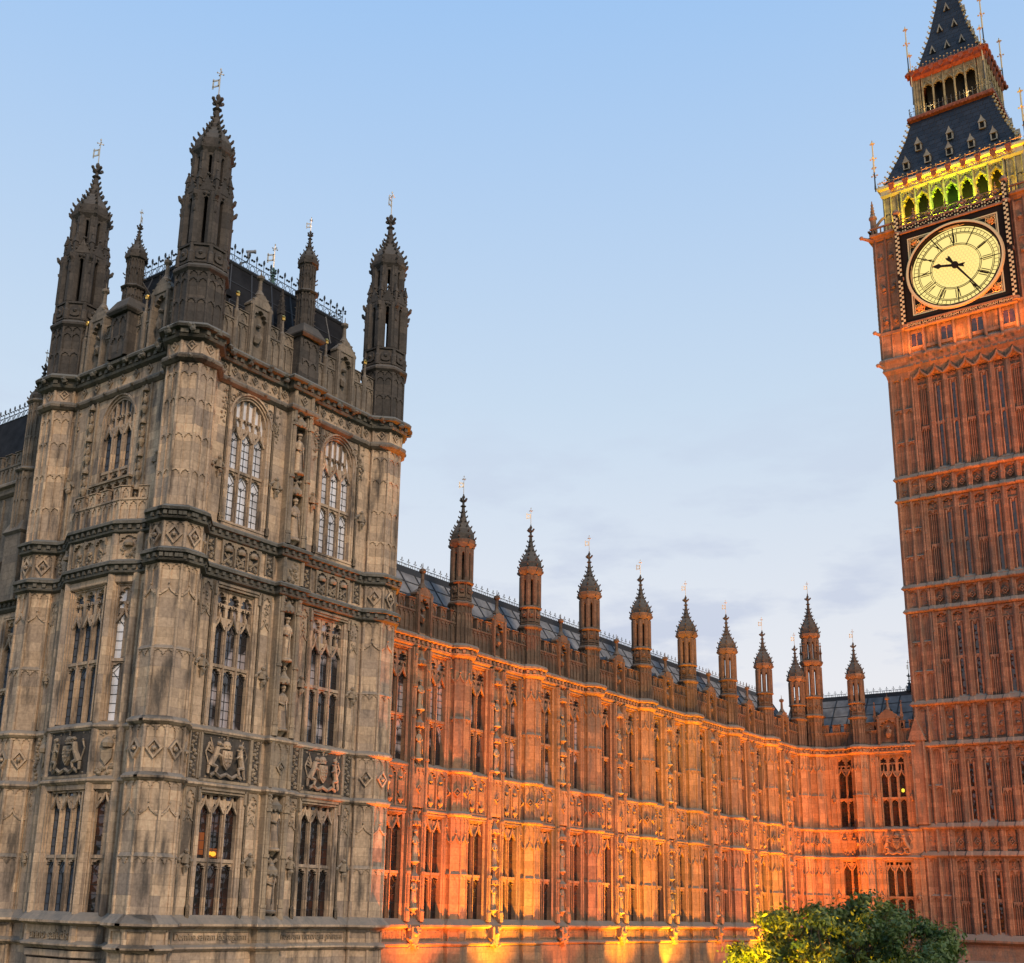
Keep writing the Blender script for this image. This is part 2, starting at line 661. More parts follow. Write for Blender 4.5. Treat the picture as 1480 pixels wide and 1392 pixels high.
def heads(mb, x0, x1, zs, zt, n, y0, y1):
    w_ = (x1 - x0) / n
    for i in range(n):
        arch_plate(mb, x0 + i * w_, x0 + (i + 1) * w_, zs, zt, y0, y1, m=w_ * 0.06)


def gable_pts(x0, x1, zs, h, t):
    xc = (x0 + x1) / 2
    return [(x0, zs), (x0 + t * .3, zs + h * .1), (xc - (x1 - x0) * .14, zs + h * .55), (xc, zs + h), (xc + (x1 - x0) * .14, zs + h * .55), (x1 - t * .3, zs + h * .1), (x1, zs),
            (x1 - t, zs), (xc + (x1 - x0) * .08, zs + h * .42), (xc, zs + h * .7), (xc - (x1 - x0) * .08, zs + h * .42), (x0 + t, zs)]


def diamond(mb, x, z, r, y0, y1, rz=1.25):
    t = 0.30 * r
    o = [(x - r, z), (x, z - r * rz), (x + r, z), (x, z + r * rz)]
    i_ = [(x - r + t, z), (x, z - (r - t) * rz), (x + r - t, z), (x, z + (r - t) * rz)]
    for k in range(4):
        k2 = (k + 1) % 4
        mb.poly([o[k], o[k2], i_[k2], i_[k]], y0, y1)
    mb.lump(x, y0 + 0.01, z, r * 0.34)


def facet_frames(cx, cy, D, ks):
    """frames for the facets of an octagon, k=0 faces -y, k=1 faces +x-y, k=-1 faces -x-y ..."""
    for k in ks:
        yield T(cx, cy) @ RZ(45 * k) @ T(0, -D / 2)


def shaft_core(mb, cx, cy, D, z0, z1, rib=0.045):
    mb.rings(cx, cy, [(D / 2 - 0.05, z0), (D / 2 - 0.05, z1)])
    k = 1 / math.cos(PI / 8)
    for i in range(8):
        a = PI / 8 + i * PI / 4
        mb.rings(cx + (D / 2 - 0.05) * k * math.cos(a), cy + (D / 2 - 0.05) * k * math.sin(a), [(rib, z0), (rib, z1)], 6)


def facet_panel(mb, a, z0, z1, kind):
    """relief on one facet, width a; kind: 'tall', 'band', 'two', 'plain'"""
    h = a / 2
    d = 0.0
    if kind == 'tall':      # long panel, mid weathering with small arches, tracery head over a gable
        zm = z0 + (z1 - z0) * 0.43
        mb.wedge(-h, h, -0.03, 0.05, zm, zm + 0.02, zm + 0.16)
        heads(mb, -h, h, zm - 0.22, zm, 2, 0.0, 0.05)
        heads(mb, -h, h, z1 - 0.30, z1 - 0.02, 2, -0.005, 0.05)
        mb.box(-0.02, 0.02, 0.0, 0.05, z1 - 0.95, z1 - 0.3)
        mb.poly(gable_pts(-h, h, z1 - 1.25, 0.42, 0.09), -0.02, 0.05)
        mb.lump(0, -0.02, z1 - 0.80, 0.05)
        for sx in (-1, 1):
            mb.lump(sx * h * 0.7, -0.015, z1 - 1.16, 0.04)
            mb.box(sx * h - 0.02, sx * h + 0.02, -0.015, 0.05, z0, z0 + 0.35)
    elif kind == 'band':    # two lights with a diamond
        heads(mb, -h, h, z1 - 0.30, z1 - 0.02, 2, -0.005, 0.05)
        mb.box(-0.02, 0.02, 0.0, 0.05, z0, z1 - 0.3)
        diamond(mb, 0, (z0 + z1) / 2 - 0.02, h * 0.80, -0.075, 0.05)
    elif kind == 'two':     # rows of small cusped heads
        nrow = max(1, round((z1 - z0) / 1.5))
        mb.box(-0.025, 0.025, 0.0, 0.05, z0, z1)
        for i in range(nrow):
            zt = z1 - i * (z1 - z0) / nrow
            heads(mb, -h, h, zt - 0.22, zt - 0.0, 2, -0.005, 0.05)
            if i == 0:
                heads(mb, -h, h, zt - 0.62, zt - 0.38, 2, -0.005, 0.05)
    elif kind == 'squares':
        zt = z1
        for zz in (z1 - 0.02, (z0 + z1) / 2):
            heads(mb, -h, h, zz - 0.22, zz, 2, -0.005, 0.05)
        heads(mb, -h, h, z1 - 0.55, z1 - 0.33, 2, -0.005, 0.05)
        mb.box(-0.025, 0.025, 0.0, 0.05, z0, z1)


def shaft(mb, cx, cy, D, z0, z1, kind, ks=(-2, -1, 0, 1, 2), rib=0.045):
    shaft_core(mb, cx, cy, D, z0, z1, rib)
    a = D * 0.4142 - 0.06
    for fr in facet_frames(cx, cy, D - 0.02, ks):
        mb.push(fr)
        facet_panel(mb, a, z0, z1, kind)
        mb.pop()


def octring(mb, cx, cy, D, prof):
    """moulding around a whole octagon; prof [(out, z)]"""
    k = 1 / math.cos(PI / 8)
    pts = []
    for i in range(8):
        a = -(PI / 8) - i * PI / 4
        pts.append((cx + D / 2 * k * math.cos(-a), cy + D / 2 * k * math.sin(-a)))
    mb.sweep(pts, prof, closed=True)


STR = [(0, .12), (.13, 0.0), (.13, -.06), (.04, -.14), (-.06, -.16), (-.06, .12)]


def prof(p, z, k=1.0):
    return [(o * k if o > 0 else o, z + h * k) for o, h in p]


def crocket(mb, x, y, z, ang, s_=1.0):
    """curling leaf sticking out from a spire arris"""
    c, s = math.cos(ang), math.sin(ang)
    mb.tube((x - c * .04, y - s * .04, z - .08 * s_), (x + c * .09 * s_, y + s * .09 * s_, z + .01 * s_), .065 * s_, .05 * s_, 5)
    mb.tube((x + c * .08 * s_, y + s * .08 * s_, z), (x + c * .13 * s_, y + s * .13 * s_, z + .10 * s_), .06 * s_, .03 * s_, 5)


def spire(mb, cx, cy, z0, z1, D, rows=7, cs=1.0, fin=True):
    """ogee-shaped crocketed octagonal spirelet"""
    H = z1 - z0
    pr = [(0.0, 1.0), (.12, .99), (.22, .80), (.30, .60), (.38, .40), (.50, .255), (.66, .15), (.80, .10), (1.0, .05)]
    mb.rings(cx, cy, [(D / 2 * r, z0 + H * t) for t, r in pr])

    def rad(t):
        for (t0, r0), (t1, r1) in zip(pr, pr[1:]):
            if t0 <= t <= t1:
                return D / 2 * (r0 + (r1 - r0) * (t - t0) / (t1 - t0))
        return 0.02
    for j in range(rows):
        t = 0.04 + 0.58 * (j / (rows - 1)) ** 0.92
        k = 1 / math.cos(PI / 8)
        for i in range(8):
            a = PI / 8 + i * PI / 4
            if j > rows * .6 and i % 2:
                continue
            crocket(mb, cx + rad(t) * k * math.cos(a), cy + rad(t) * k * math.sin(a), z0 + H * t, a, cs * (1 - .25 * t))
    # bulb and cross-leaf finial
    zb = z0 + H * .72
    mb.rings(cx, cy, [(D * .07, zb), (D * .13, zb + .06 * cs), (D * .07, zb + .13 * cs)])
    zf = z0 + H * .85
    for i in range(4):
        a = i * PI / 2
        mb.tube((cx, cy, zf - .05), (cx + .2 * cs * math.cos(a), cy + .2 * cs * math.sin(a), zf + .06 * cs), .075 * cs, .06 * cs, 5)
        mb.lump(cx + .22 * cs * math.cos(a), cy + .22 * cs * math.sin(a), zf + .10 * cs, .075 * cs)
    mb.lump(cx, cy, zf + .25 * cs, .10 * cs, sz=1.5)


def vane_mesh(h, s_=1.0, flag=True):
    mb = MB()
    mb.rings(0, 0, [(.018 * s_, 0), (.012 * s_, h)], 6)
    zt = h - .16 * s_
    mb.box(-.10 * s_, .10 * s_, -.012, .012, zt - .012, zt + .012)
    mb.box(-.012, .012, -.10 * s_, .10 * s_, zt - .012, zt + .012)
    for a in range(4):
        mb.lump(.10 * s_ * math.cos(a * PI / 2), .10 * s_ * math.sin(a * PI / 2), zt, .028 * s_)
    mb.lump(0, 0, h, .03 * s_, sz=1.6)
    if flag:
        z0, z1, x1 = h - .62 * s_, h - .36 * s_, .26 * s_
        t = .05 * s_
        c, s = 0.55, -0.83
        mb.push(RZ(128))
        for x_, xx, za, zb in ((0.02, x1, z0, z0 + t), (0.02, x1, z1 - t, z1), (0.02, .02 + t, z0, z1), (x1 - t, x1, z0 - .05 * s_, z1 + .05 * s_)):
            mb.box(x_, xx, -.012, .012, za, zb)
        mb.pop()
    return mb


def foliage(mb, x0, x1, z0, z1, y, r, n, rnd):
    for _ in range(n):
        mb.lump(rnd.uniform(x0, x1), y + rnd.uniform(-.02, .03), rnd.uniform(z0, z1), r * rnd.uniform(.6, 1.2), rnd, sy=.8)


def angel(mb, x, y, z, s_, rnd):
    """carved corbel figure on the wall"""
    mb.lump(x, y - .10 * s_, z + .20 * s_, .085 * s_)
    mb.tube((x, y - .05 * s_, z - .15 * s_), (x, y - .10 * s_, z + .12 * s_), .14 * s_, .09 * s_, 6)
    for k in (-1, 1):
        mb.tube((x + k * .05 * s_, y - .05 * s_, z + .1 * s_), (x + k * .24 * s_, y - .04 * s_, z - .02 * s_), .07 * s_, .05 * s_, 5)
        mb.lump(x + k * .25 * s_, y - .04 * s_, z - .08 * s_, .08 * s_, rnd)
    mb.lump(x + .05 * s_, y - .07 * s_, z - .26 * s_, .12 * s_, rnd)
    mb.spike(x, y - .04 * s_, z - .30 * s_, z - .52 * s_, .07 * s_)


def window(n, pitch, lw, zs, zt, zh, ztop, arched=False, glass='glass', tr=None, mull=None, diam=True, y_g=.30):
    """stone window centred on x=0: returns (frame MB, glass MB, leading MB).
    zs sill, zt transom, zh springing of the light heads, ztop top of the opening"""
    mb, gl, ld = MB(), MB(), MB()
    W = (n - 1) * pitch + lw
    xo = W / 2
    ym = y_g - .12
    # jamb mouldings stepping inwards
    for k, (e, ya, yb) in enumerate(((.20, -.03, .10), (.13, .03, .18), (.06, .10, y_g + .05))[:2 if arched else 3]):
        for sx in (-1, 1):
            xa, xb = sorted((sx * (xo + e - .07), sx * (xo + e)))
            mb.box(xa, xb, ya, yb, zs, ztop if not arched else ztop - W * .45)
            if not arched:
                pass
        if not arched:
            mb.box(-xo - e, xo + e, ya, yb, ztop + e - .07, ztop + e)
    mb.wedge(-xo - .2, xo + .2, -.04, y_g + .04, zs - .16, zs - .10, zs + .06)
    heights = zh
    for i in range(n + 1):
        x = -xo - (pitch - lw) / 2 + i * pitch
        if i in (0, n):
            continue
        mb.box(x - (pitch - lw) / 2, x + (pitch - lw) / 2, ym, y_g + .05, zs, ztop - .02 if not arched else zh + .1)
        mb.box(x - .025, x + .025, ym - .09, ym, zs, zh + .1)
    mb.box(-xo, xo, ym - .06, y_g + .04, zt - .05, zt + .07)
    x00 = -xo
    for i in range(n):
        xa, xb = x00 + i * pitch, x00 + i * pitch + lw
        arch_plate(mb, xa - .01, xb + .01, zt - .34, zt - .05, ym, y_g + .05, h=.24)
        if not arched:
            hh = lw * .85
            arch_plate(mb, xa - .01, xb + .01, zh, zh + hh + .02, ym - .02, y_g + .05, h=hh * .98)
            # ogee gable over each light
            mb.poly(gable_pts(xa - .03, xb + .03, zh - .02, hh + .22, .07), ym - .08, ym)
            if ztop - zh - hh > .25:
                # upper tracery: two small lights and a rosette under an arch
                za = zh + hh + .02
                xm = (xa + xb) / 2
                if ztop - za > .7:
                    mb.box(xm - .025, xm + .025, ym, y_g + .05, za, ztop - lw * .9)
                    zz = ztop - lw * .95
                    arch_plate(mb, xa - .01, xm, zz - .28, zz, ym, y_g + .05, h=.24)
                    arch_plate(mb, xm, xb + .01, zz - .28, zz, ym, y_g + .05, h=.24)
                    arch_plate(mb, xa - .03, xb + .03, zz, ztop + .04, ym - .03, y_g + .05, h=lw * .85)
                else:
                    arch_plate(mb, xa - .03, xb + .03, za, ztop + .04, ym - .03, y_g + .05, h=(ztop - za) * .9)
    if arched:
        # big two-centred arch with tracery; the wall spandrels are part of the frame
        zsp = ztop - W * .50
        h = ztop - zsp
        for e, ya, yb in ((.0, .10, y_g + .05), (.09, .03, .18), (.18, -.05, .10)):
            po = arch_pts(-xo - e - .08, xo + e + .08, zsp, h + e + .08, False, 10, .52)
            pi_ = arch_pts(-xo - e, xo + e, zsp, h + e, False, 10, .52)
            for a, b, c, d in zip(po, po[1:], pi_, pi_[1:]):
                mb.poly([a, b, d, c], ya, yb)
        arch_plate(mb, -xo - .3, xo + .3, zsp, ztop + .5, .02, y_g + .05, h=h + .16, cusp=False, n=10, pw=.52, m=.13)
        for sx in (-1, 1):
            xa, xb = sorted((sx * (xo - .01), sx * (xo + .22)))
            mb.box(xa, xb, .19, y_g + .05, zs, zsp)
        for i in range(n):
            xa, xb = x00 + i * pitch, x00 + i * pitch + lw
            hh = lw * .85
            arch_plate(mb, xa - .01, xb + .01, zh, zh + hh + .02, ym - .02, y_g + .05, h=hh * .98)
            mb.poly(gable_pts(xa - .03, xb + .03, zh - .02, hh + .22, .07), ym - .07, ym)
            xm = (xa + xb) / 2
            top = zsp + h * afun(xm / (xo + .01), .52) * .96
            mb.box(xm - .03, xm + .03, ym, y_g + .05, zh + hh, top)
        for i in range(n - 1):
            x = x00 + lw + (pitch - lw) / 2 + i * pitch
            top = zsp + h * afun(x / xo, .52) - .03
            mb.box(x - .04, x + .04, ym - .02, y_g + .05, zh, top)
            q = pitch / 2
            za = zh + .62
            if za + .3 < top:
                arch_plate(mb, x - q, x, za, za + .26, ym, y_g + .05, h=.24)
                arch_plate(mb, x, x + q, za, za + .26, ym, y_g + .05, h=.24)
    # glass, kept behind the stone
    if arched:
        zsp = ztop - W * .50
        pts = [(-xo - .04, zs - .02), (xo + .04, zs - .02)] + arch_pts(-xo - .04, xo + .04, zsp, ztop - zsp, False, 8, .52)
        gl.poly(pts, y_g, y_g + .02)
    else:
        gl.poly([(-xo - .06, zs - .02), (xo + .06, zs - .02), (xo + .06, ztop + .06), (-xo - .06, ztop + .06)], y_g, y_g + .02)
    for i in range(n):
        xa, xb = x00 + i * pitch, x00 + i * pitch + lw
        xm = (xa + xb) / 2
        for za, zb in ((zs, zt - .1), (zt + .07, zh + lw * .8)):
            ld.box(xm - .011, xm + .011, y_g - .02, y_g - .003, za, zb - .45)
            k = max(2, round((zb - za - .5) / .33))
            for j in range(1, k + 1):
                z = za + (zb - .5 - za) * j / k
                ld.box(xa, xb, y_g - .02, y_g - .002, z - .010, z + .010)
            if diam:
                zc = zb - .36
                r_ = lw * .40
                o = [(xm - r_, zc), (xm, zc - r_ * 1.2), (xm + r_, zc), (xm, zc + r_ * 1.2)]
                for q in range(4):
                    p, q2 = o[q], o[(q + 1) % 4]
                    ld.tube((p[0], y_g - .014, p[1]), (q2[0], y_g - .014, q2[1]), .013, n=4)
                for px_, pz in o:
                    ex = xa if px_ < xm - .01 else (xb if px_ > xm + .01 else xm)
                    if ex != xm:
                        ld.tube((px_, y_g - .012, pz), (ex, y_g - .012, pz), .011, n=4)
        for sx in (xa, xb):
            ld.box(sx - .014, sx + .014, y_g - .02, y_g - .001, zs, zh)
    return mb, gl, ld


_wc = {}


def put_window(fac, key, x, args, glass, y=0.0, z=0.0, mat='stone', rz=0, lit=None, name='window'):
    if key not in _wc:
        a, b, c = window(*args[0], **args[1])
        _wc[key] = (a, b, c, {}, c.mesh('leading', M['leading']))
    a, b, c, cache, ldm = _wc[key]
    if ('f', mat) not in cache:
        cache[('f', mat)] = a.mesh('window', M[mat])
    if ('g', glass) not in cache:
        cache[('g', glass)] = b.mesh('glass', M[glass])
    fr = fac.put(name, cache[('f', mat)], None, x, y, z, rz)
    part('glass', cache[('g', glass)], None, fr)
    part('leading', ldm, None, fr)
    return fr


def statue_mesh(h, seed, mat, holding=True):
    rnd = random.Random(seed)
    mb = MB()
    k = h / 1.8
    n = 14
    pr = [(.24, 0), (.25, .1), (.21, .5), (.19, .9), (.17, 1.05), (.20, 1.25), (.215, 1.42), (.16, 1.50), (.07, 1.55), (.065, 1.60)]
    vs, fs = [], []
    for j, (r, z) in enumerate(pr):
        for i in range(n):
            a = 2 * PI * i / n
            fold = 1 + (.12 * math.sin(a * 5 + seed) * (1 - z / 1.5) if z < 1.3 else 0)
            vs.append((r * fold * math.cos(a) * k * 1.05, r * fold * math.sin(a) * k * .72, z * k))
    for j in range(len(pr) - 1):
        for i in range(n):
            fs.append((j * n + i, j * n + (i + 1) % n, (j + 1) * n + (i + 1) % n, (j + 1) * n + i))
    mb.add(vs, fs)
    mb.lump(0, -.01 * k, 1.69 * k, .115 * k, sx=.85, sz=1.2)
    mb.lump(0, -.11 * k, 1.67 * k, .03 * k)
    mb.rings(0, 0, [(.12 * k, 1.74 * k), (.13 * k, 1.85 * k), (.03 * k, 1.98 * k)] if seed % 2 else [(.11 * k, 1.76 * k), (.14 * k, 1.84 * k), (.13 * k, 1.87 * k)], 8)
    for s in (-1, 1):
        mb.tube((s * .21 * k, 0, 1.40 * k), (s * .25 * k, -.05 * k, 1.12 * k), .075 * k, .062 * k, 7)
        mb.tube((s * .25 * k, -.05 * k, 1.12 * k), (s * .08 * k, -.20 * k, (1.12 + .08 * s) * k), .060 * k, .042 * k, 7)
        mb.lump(s * .07 * k, -.22 * k, (1.12 + .08 * s) * k, .05 * k)
    if holding:
        mb.tube((.02 * k, -.24 * k, 1.2 * k), ((.12 if seed % 3 else -.1) * k, -.26 * k, .25 * k), .03 * k, .02 * k, 6)
    mb.rings(0, 0, [(.30 * k, -.12 * k), (.30 * k, -.02 * k), (.25 * k, .02 * k)], 8)
    return mb


def niche(mb, x, z0, z1, w_, rnd, y=0.0, depth=.30):
    """canopied statue niche between slim shafts; leaves the recess open"""
    mb.box(x - w_ / 2 - .12, x + w_ / 2 + .12, y + depth, y + depth + .1, z0, z1)
    for s in (-1, 1):
        xa, xb = sorted((x + s * (w_ / 2), x + s * (w_ / 2 + .16)))
        mb.box(xa, xb, y - .06, y + depth + .02, z0, z1)
        mb.rings(x + s * (w_ / 2 + .08), y - .08, [(.07, z0), (.07, z0 + .35), (.045, z0 + .42), (.045, z1)], 6)
    # corbel and canopy
    mb.rings(x, y + .12, [(.03, z0 - .02), (.14, z0 + .10), (.22, z0 + .28), (.22, z0 + .36)], 8)
    zc = z1 - .95
    mb.rings(x, y + .05, [(.20, zc), (.24, zc + .06), (.24, zc + .22), (.14, zc + .34), (.10, zc + .6), (.02, zc + .92)], 8)
    for i in range(5):
        a = -PI / 2 + (i - 2) * .7
        mb.lump(x + .24 * math.cos(a), y + .05 + .24 * math.sin(a), zc + .02, .055, rnd)
        mb.spike(x + .22 * math.cos(a), y + .05 + .22 * math.sin(a), zc + .2, zc + .48, .035)


def arms_relief(W, H, seed, royal=True):
    """coat of arms: crowned shield between two supporters over a scroll; origin at panel centre"""
    rnd = random.Random(seed)
    mb = MB()
    s = H / 1.68
    # shield
    n = 10
    sh = [(-.24, .30), (.24, .30), (.26, .02), (.18, -.26), (0, -.45), (-.18, -.26), (-.26, .02)]
    mb.poly([(x * s, (z - .02) * s) for x, z in sh], -.16, .02)
    mb.poly([(x * s * .8, (z * .8 - .02) * s) for x, z in sh], -.20, -.15)
    mb.box(-.012 * s, .012 * s, -.225, -.2, -.34 * s, .2 * s)
    mb.box(-.19 * s, .19 * s, -.225, -.2, -.04 * s, -.02 * s)
    for q in ((-.1, .1), (.1, .1), (-.09, -.16), (.09, -.16)):
        mb.lump(q[0] * s, -.21, q[1] * s, .05 * s, rnd)
    # crown
    mb.rings(0, -.06, [(.19 * s, .34 * s), (.20 * s, .42 * s)], 12, sy=.7)
    for i in range(9):
        a = 2 * PI * i / 9
        mb.lump(.2 * s * math.cos(a), -.06 + .14 * s * math.sin(a), .46 * s, .035 * s)
    mb.rings(0, -.06, [(.17 * s, .42 * s), (.20 * s, .52 * s), (.14 * s, .62 * s), (.03 * s, .66 * s)], 10, sy=.7)
    mb.lump(0, -.08, .70 * s, .045 * s)
    mb.box(-.015 * s, .015 * s, -.10, -.06, .70 * s, .86 * s)
    mb.box(-.05 * s, .05 * s, -.10, -.06, .77 * s, .80 * s)
    # supporters: rampant beasts leaning on the shield
    for k in (-1, 1):
        e = .95 if k < 0 else 1.0
        def P(x, y, z):
            return (k * x * s * 1.3, y * 1.5, z * s)
        mb.tube(P(.62, -.08, -.35), P(.48, -.13, .05), .13 * s, .11 * s, 8)
        mb.tube(P(.48, -.13, .05), P(.43, -.14, .38), .115 * s, .10 * s, 8)
        mb.lump(*P(.42, -.17, .50), .105 * s, rnd)
        mb.lump(*P(.34, -.20, .47), .055 * s)
        mb.tube(P(.44, -.16, .32), P(.27, -.20, .34), .045 * s, .035 * s, 6)
        mb.tube(P(.46, -.16, .16), P(.27, -.19, .02), .045 * s, .035 * s, 6)
        mb.tube(P(.60, -.12, -.30), P(.40, -.15, -.38), .08 * s, .055 * s, 6)
        mb.tube(P(.40, -.15, -.38), P(.46, -.15, -.60), .055 * s, .05 * s, 6)
        mb.tube(P(.66, -.08, -.35), P(.70, -.10, -.66), .075 * s, .05 * s, 6)
        mb.tube(P(.66, -.05, -.25), P(.80, -.06, .15), .03 * s, .03 * s, 5)
        mb.tube(P(.80, -.06, .15), P(.70, -.06, .42), .03 * s, .04 * s, 5)
        mb.lump(*P(.69, -.06, .47), .06 * s, rnd)
        # wings / mantling behind
        if seed % 2 == 0:
            for j in range(4):
                mb.tube(P(.5, -.04, .30 - .05 * j), P(.64 + .03 * j, -.05, .72 - .16 * j), .05 * s, .02 * s, 5)
    # scroll
    pts = [(-.78, -.72), (-.55, -.60), (-.3, -.74), (0, -.62), (.3, -.74), (.55, -.60), (.78, -.72)]
    for a, b in zip(pts, pts[1:]):
        for yy, zz in ((-.14, .04), (-.17, 0), (-.14, -.04)):
            mb.tube((a[0] * s, yy, (a[1] + zz) * s), (b[0] * s, yy, (b[1] + zz) * s), .035 * s, n=6)
    foliage(mb, -W / 2 + .08, W / 2 - .08, -H / 2 + .05, -H / 2 + .2, 0, .08 * s, 14, rnd)
    foliage(mb, -W / 2 + .1, W / 2 - .1, H / 2 - .12, H / 2 - .04, 0, .05 * s, 10, rnd)
    nf = len(mb.f)
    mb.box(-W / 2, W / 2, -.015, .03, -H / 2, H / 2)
    return mb, nf


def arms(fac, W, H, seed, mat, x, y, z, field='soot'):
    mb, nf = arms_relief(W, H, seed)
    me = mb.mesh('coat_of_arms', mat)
    me.materials.append(M[field])  # dark backing plate: sooty stone that also paints in shade behind the relief
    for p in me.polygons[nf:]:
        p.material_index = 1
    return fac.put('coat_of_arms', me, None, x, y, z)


def pinnacle(mb, x, y, z0, zb, zt, r, crk=3):
    """slim square pinnacle: shaft z0..zb, crocketed spirelet zb..zt"""
    mb.rings(x, y, [(r, z0), (r, zb)], 4)
    mb.rings(x, y, [(r * 1.3, zb), (r * 1.3, zb + .05), (r * .25, zt)], 4)
    for j in range(crk):
        t = .15 + .6 * j / max(1, crk - 1)
        for i in range(4):
            a = PI / 4 + i * PI / 2
            rr = r * 1.5 * (1 - t)
            mb.lump(x + (rr + .03) * math.cos(a), y + (rr + .03) * math.sin(a), zb + (zt - zb) * t, .045)
    mb.lump(x, y, zt, .06)


def parapet_run(mb, x0, x1, z0, zl, zh, rnd, mw=.52, gap=.34, y0=-.10, y1=.16):
    """panelled battlement with ribs and traceried merlons"""
    L_ = x1 - x0
    if L_ < .2:
        return
    mb.box(x0, x1, y0 + .06, y1, z0, zl)
    n = max(1, round(L_ / .36))
    for i in range(n + 1):
        x = x0 + L_ * i / n
        mb.box(x - .03, x + .03, y0, y0 + .06, z0, zl - .06)
    for i in range(n):
        xa, xb = x0 + L_ * i / n, x0 + L_ * (i + 1) / n
        arch_plate(mb, xa + .03, xb - .03, zl - .34, zl - .06, y0 + .01, y0 + .07, h=.24)
    mb.box(x0, x1, y0 - .03, y1 + .02, zl - .06, zl + .02)
    k = max(1, round((L_ + gap) / (mw + gap)))
    st = (L_ + gap) / k
    w_ = st - gap
    for i in range(k):
        xa = x0 + i * st
        mb.box(xa, xa + w_, y0 + .05, y1, zl + .02, zh)
        for e in (xa, xa + w_ - .06):
            mb.box(e, e + .06, y0, y0 + .05, zl + .02, zh)
        arch_plate(mb, xa + .06, xa + w_ - .06, zh - .30, zh - .02, y0, y0 + .05, h=.24)
        mb.wedge(xa - .03, xa + w_ + .03, y0 - .05, y1 + .03, zh, zh + .03, zh + .10)
        mb.lump(xa + w_ / 2, y0 + .03, zh - .42, .06, rnd)


def gablet(mb, x, w_, z0, zs, zp, rnd, y0=-.20, y1=.2):
    """gabled niche rising through the parapet"""
    h = w_ / 2
    mb.box(x - h, x - h + .20, y0, y1, z0, zs)
    mb.box(x + h - .20, x + h, y0, y1, z0, zs)
    mb.box(x - h + .2, x + h - .2, y0 + .22, y1, z0, zs)
    arch_plate(mb, x - h + .2, x + h - .2, zs - .62, zs - .02, y0 + .02, y0 + .22, h=.5)
    mb.poly([(x - h - .05, zs - .02), (x + h + .05, zs - .02), (x + h + .05, zs + .08), (x + .12, zp), (x - .12, zp), (x - h - .05, zs + .08)], y0 - .02, y1)
    for s in (-1, 1):
        mb.rings(x + s * (h - .1), y0 - .02, [(.07, z0), (.07, zs)], 6)
        for t in (.25, .6):
            mb.lump(x + s * (h * (1 - t) + .06), y0, zs + .08 + (zp - zs) * t, .06, rnd)
    # seated beast holding a shield inside the niche
    mb.lump(x, y0 + .12, z0 + (zs - z0) * .42, w_ * .17, rnd, sz=1.6)
    mb.lump(x, y0 + .10, z0 + (zs - z0) * .66, w_ * .10, rnd)
    mb.rings(x, (y0 + y1) / 2, [(.16, zp - .05), (.20, zp + .02), (.09, zp + .25), (.07, zp + .7), (.16, zp + .8), (.15, zp + .92), (.05, zp + .98)], 8)
    mb.rings(x, (y0 + y1) / 2, [(.025, zp + .95), (.01, zp + 1.25)], 6)


def cresting(mb, p0, p1, z, h, step, rnd=None, big=0):
    """iron ridge cresting: fleurs-de-lis over rings on a rail"""
    p0, p1 = Vector((*p0, z)), Vector((*p1, z))
    d = p1 - p0
    n = max(1, int(d.length / step))
    u = d.normalized()
    mb.tube(p0, p1, .035, n=4)
    mb.tube(p0 + Vector((0, 0, h * .42)), p1 + Vector((0, 0, h * .42)), .022, n=4)
    for i in range(n + 1):
        p = p0 + u * (d.length * i / n)
        mb.tube(p, p + Vector((0, 0, h * .85)), .022, .018, 4)
        mb.lump(p.x, p.y, p.z + h * .92, .042 * h / .5, sz=2.3, sx=.8, sy=.8)
        for s in (-1, 1):
            q = p + u * (s * .09 * h / .5)
            mb.lump(q.x, q.y, q.z + h * .70, .036 * h / .5)
        if i < n:
            c = p + u * (d.length / n / 2) + Vector((0, 0, h * .21))
            rr = min(d.length / n * .34, h * .19)
            prev = None
            for j in range(7):
                a = 2 * PI * j / 6
                q = c + u * (rr * math.cos(a)) + Vector((0, 0, rr * math.sin(a)))
                if prev is not None:
                    mb.tube(prev, q, .017, n=4)
                prev = q


# open lantern of a turret: piers at the arrises with arched heads between; the sky shows through
def open_stage(mb, cx, cy, D, z0, z1, pier=.12, core=0.0, wallw=0.0):
    k = 1 / math.cos(PI / 8)
    for i in range(8):
        a = PI / 8 + i * PI / 4
        x, y = cx + (D / 2 - pier * .7) * k * math.cos(a), cy + (D / 2 - pier * .7) * k * math.sin(a)
        mb.rings(x, y, [(pier, z0), (pier, z1)], 8)
        mb.rings(cx + (D / 2 - .01) * k * math.cos(a), cy + (D / 2 - .01) * k * math.sin(a), [(pier * .4, z0), (pier * .4, z1)], 6)
    a = D * .4142
    for fr in facet_frames(cx, cy, D - .04, range(8)):
        mb.push(fr)
        arch_plate(mb, -a / 2, a / 2, z1 - .55, z1, .0, .12, h=.34, m=a * .22)
        mb.pop()


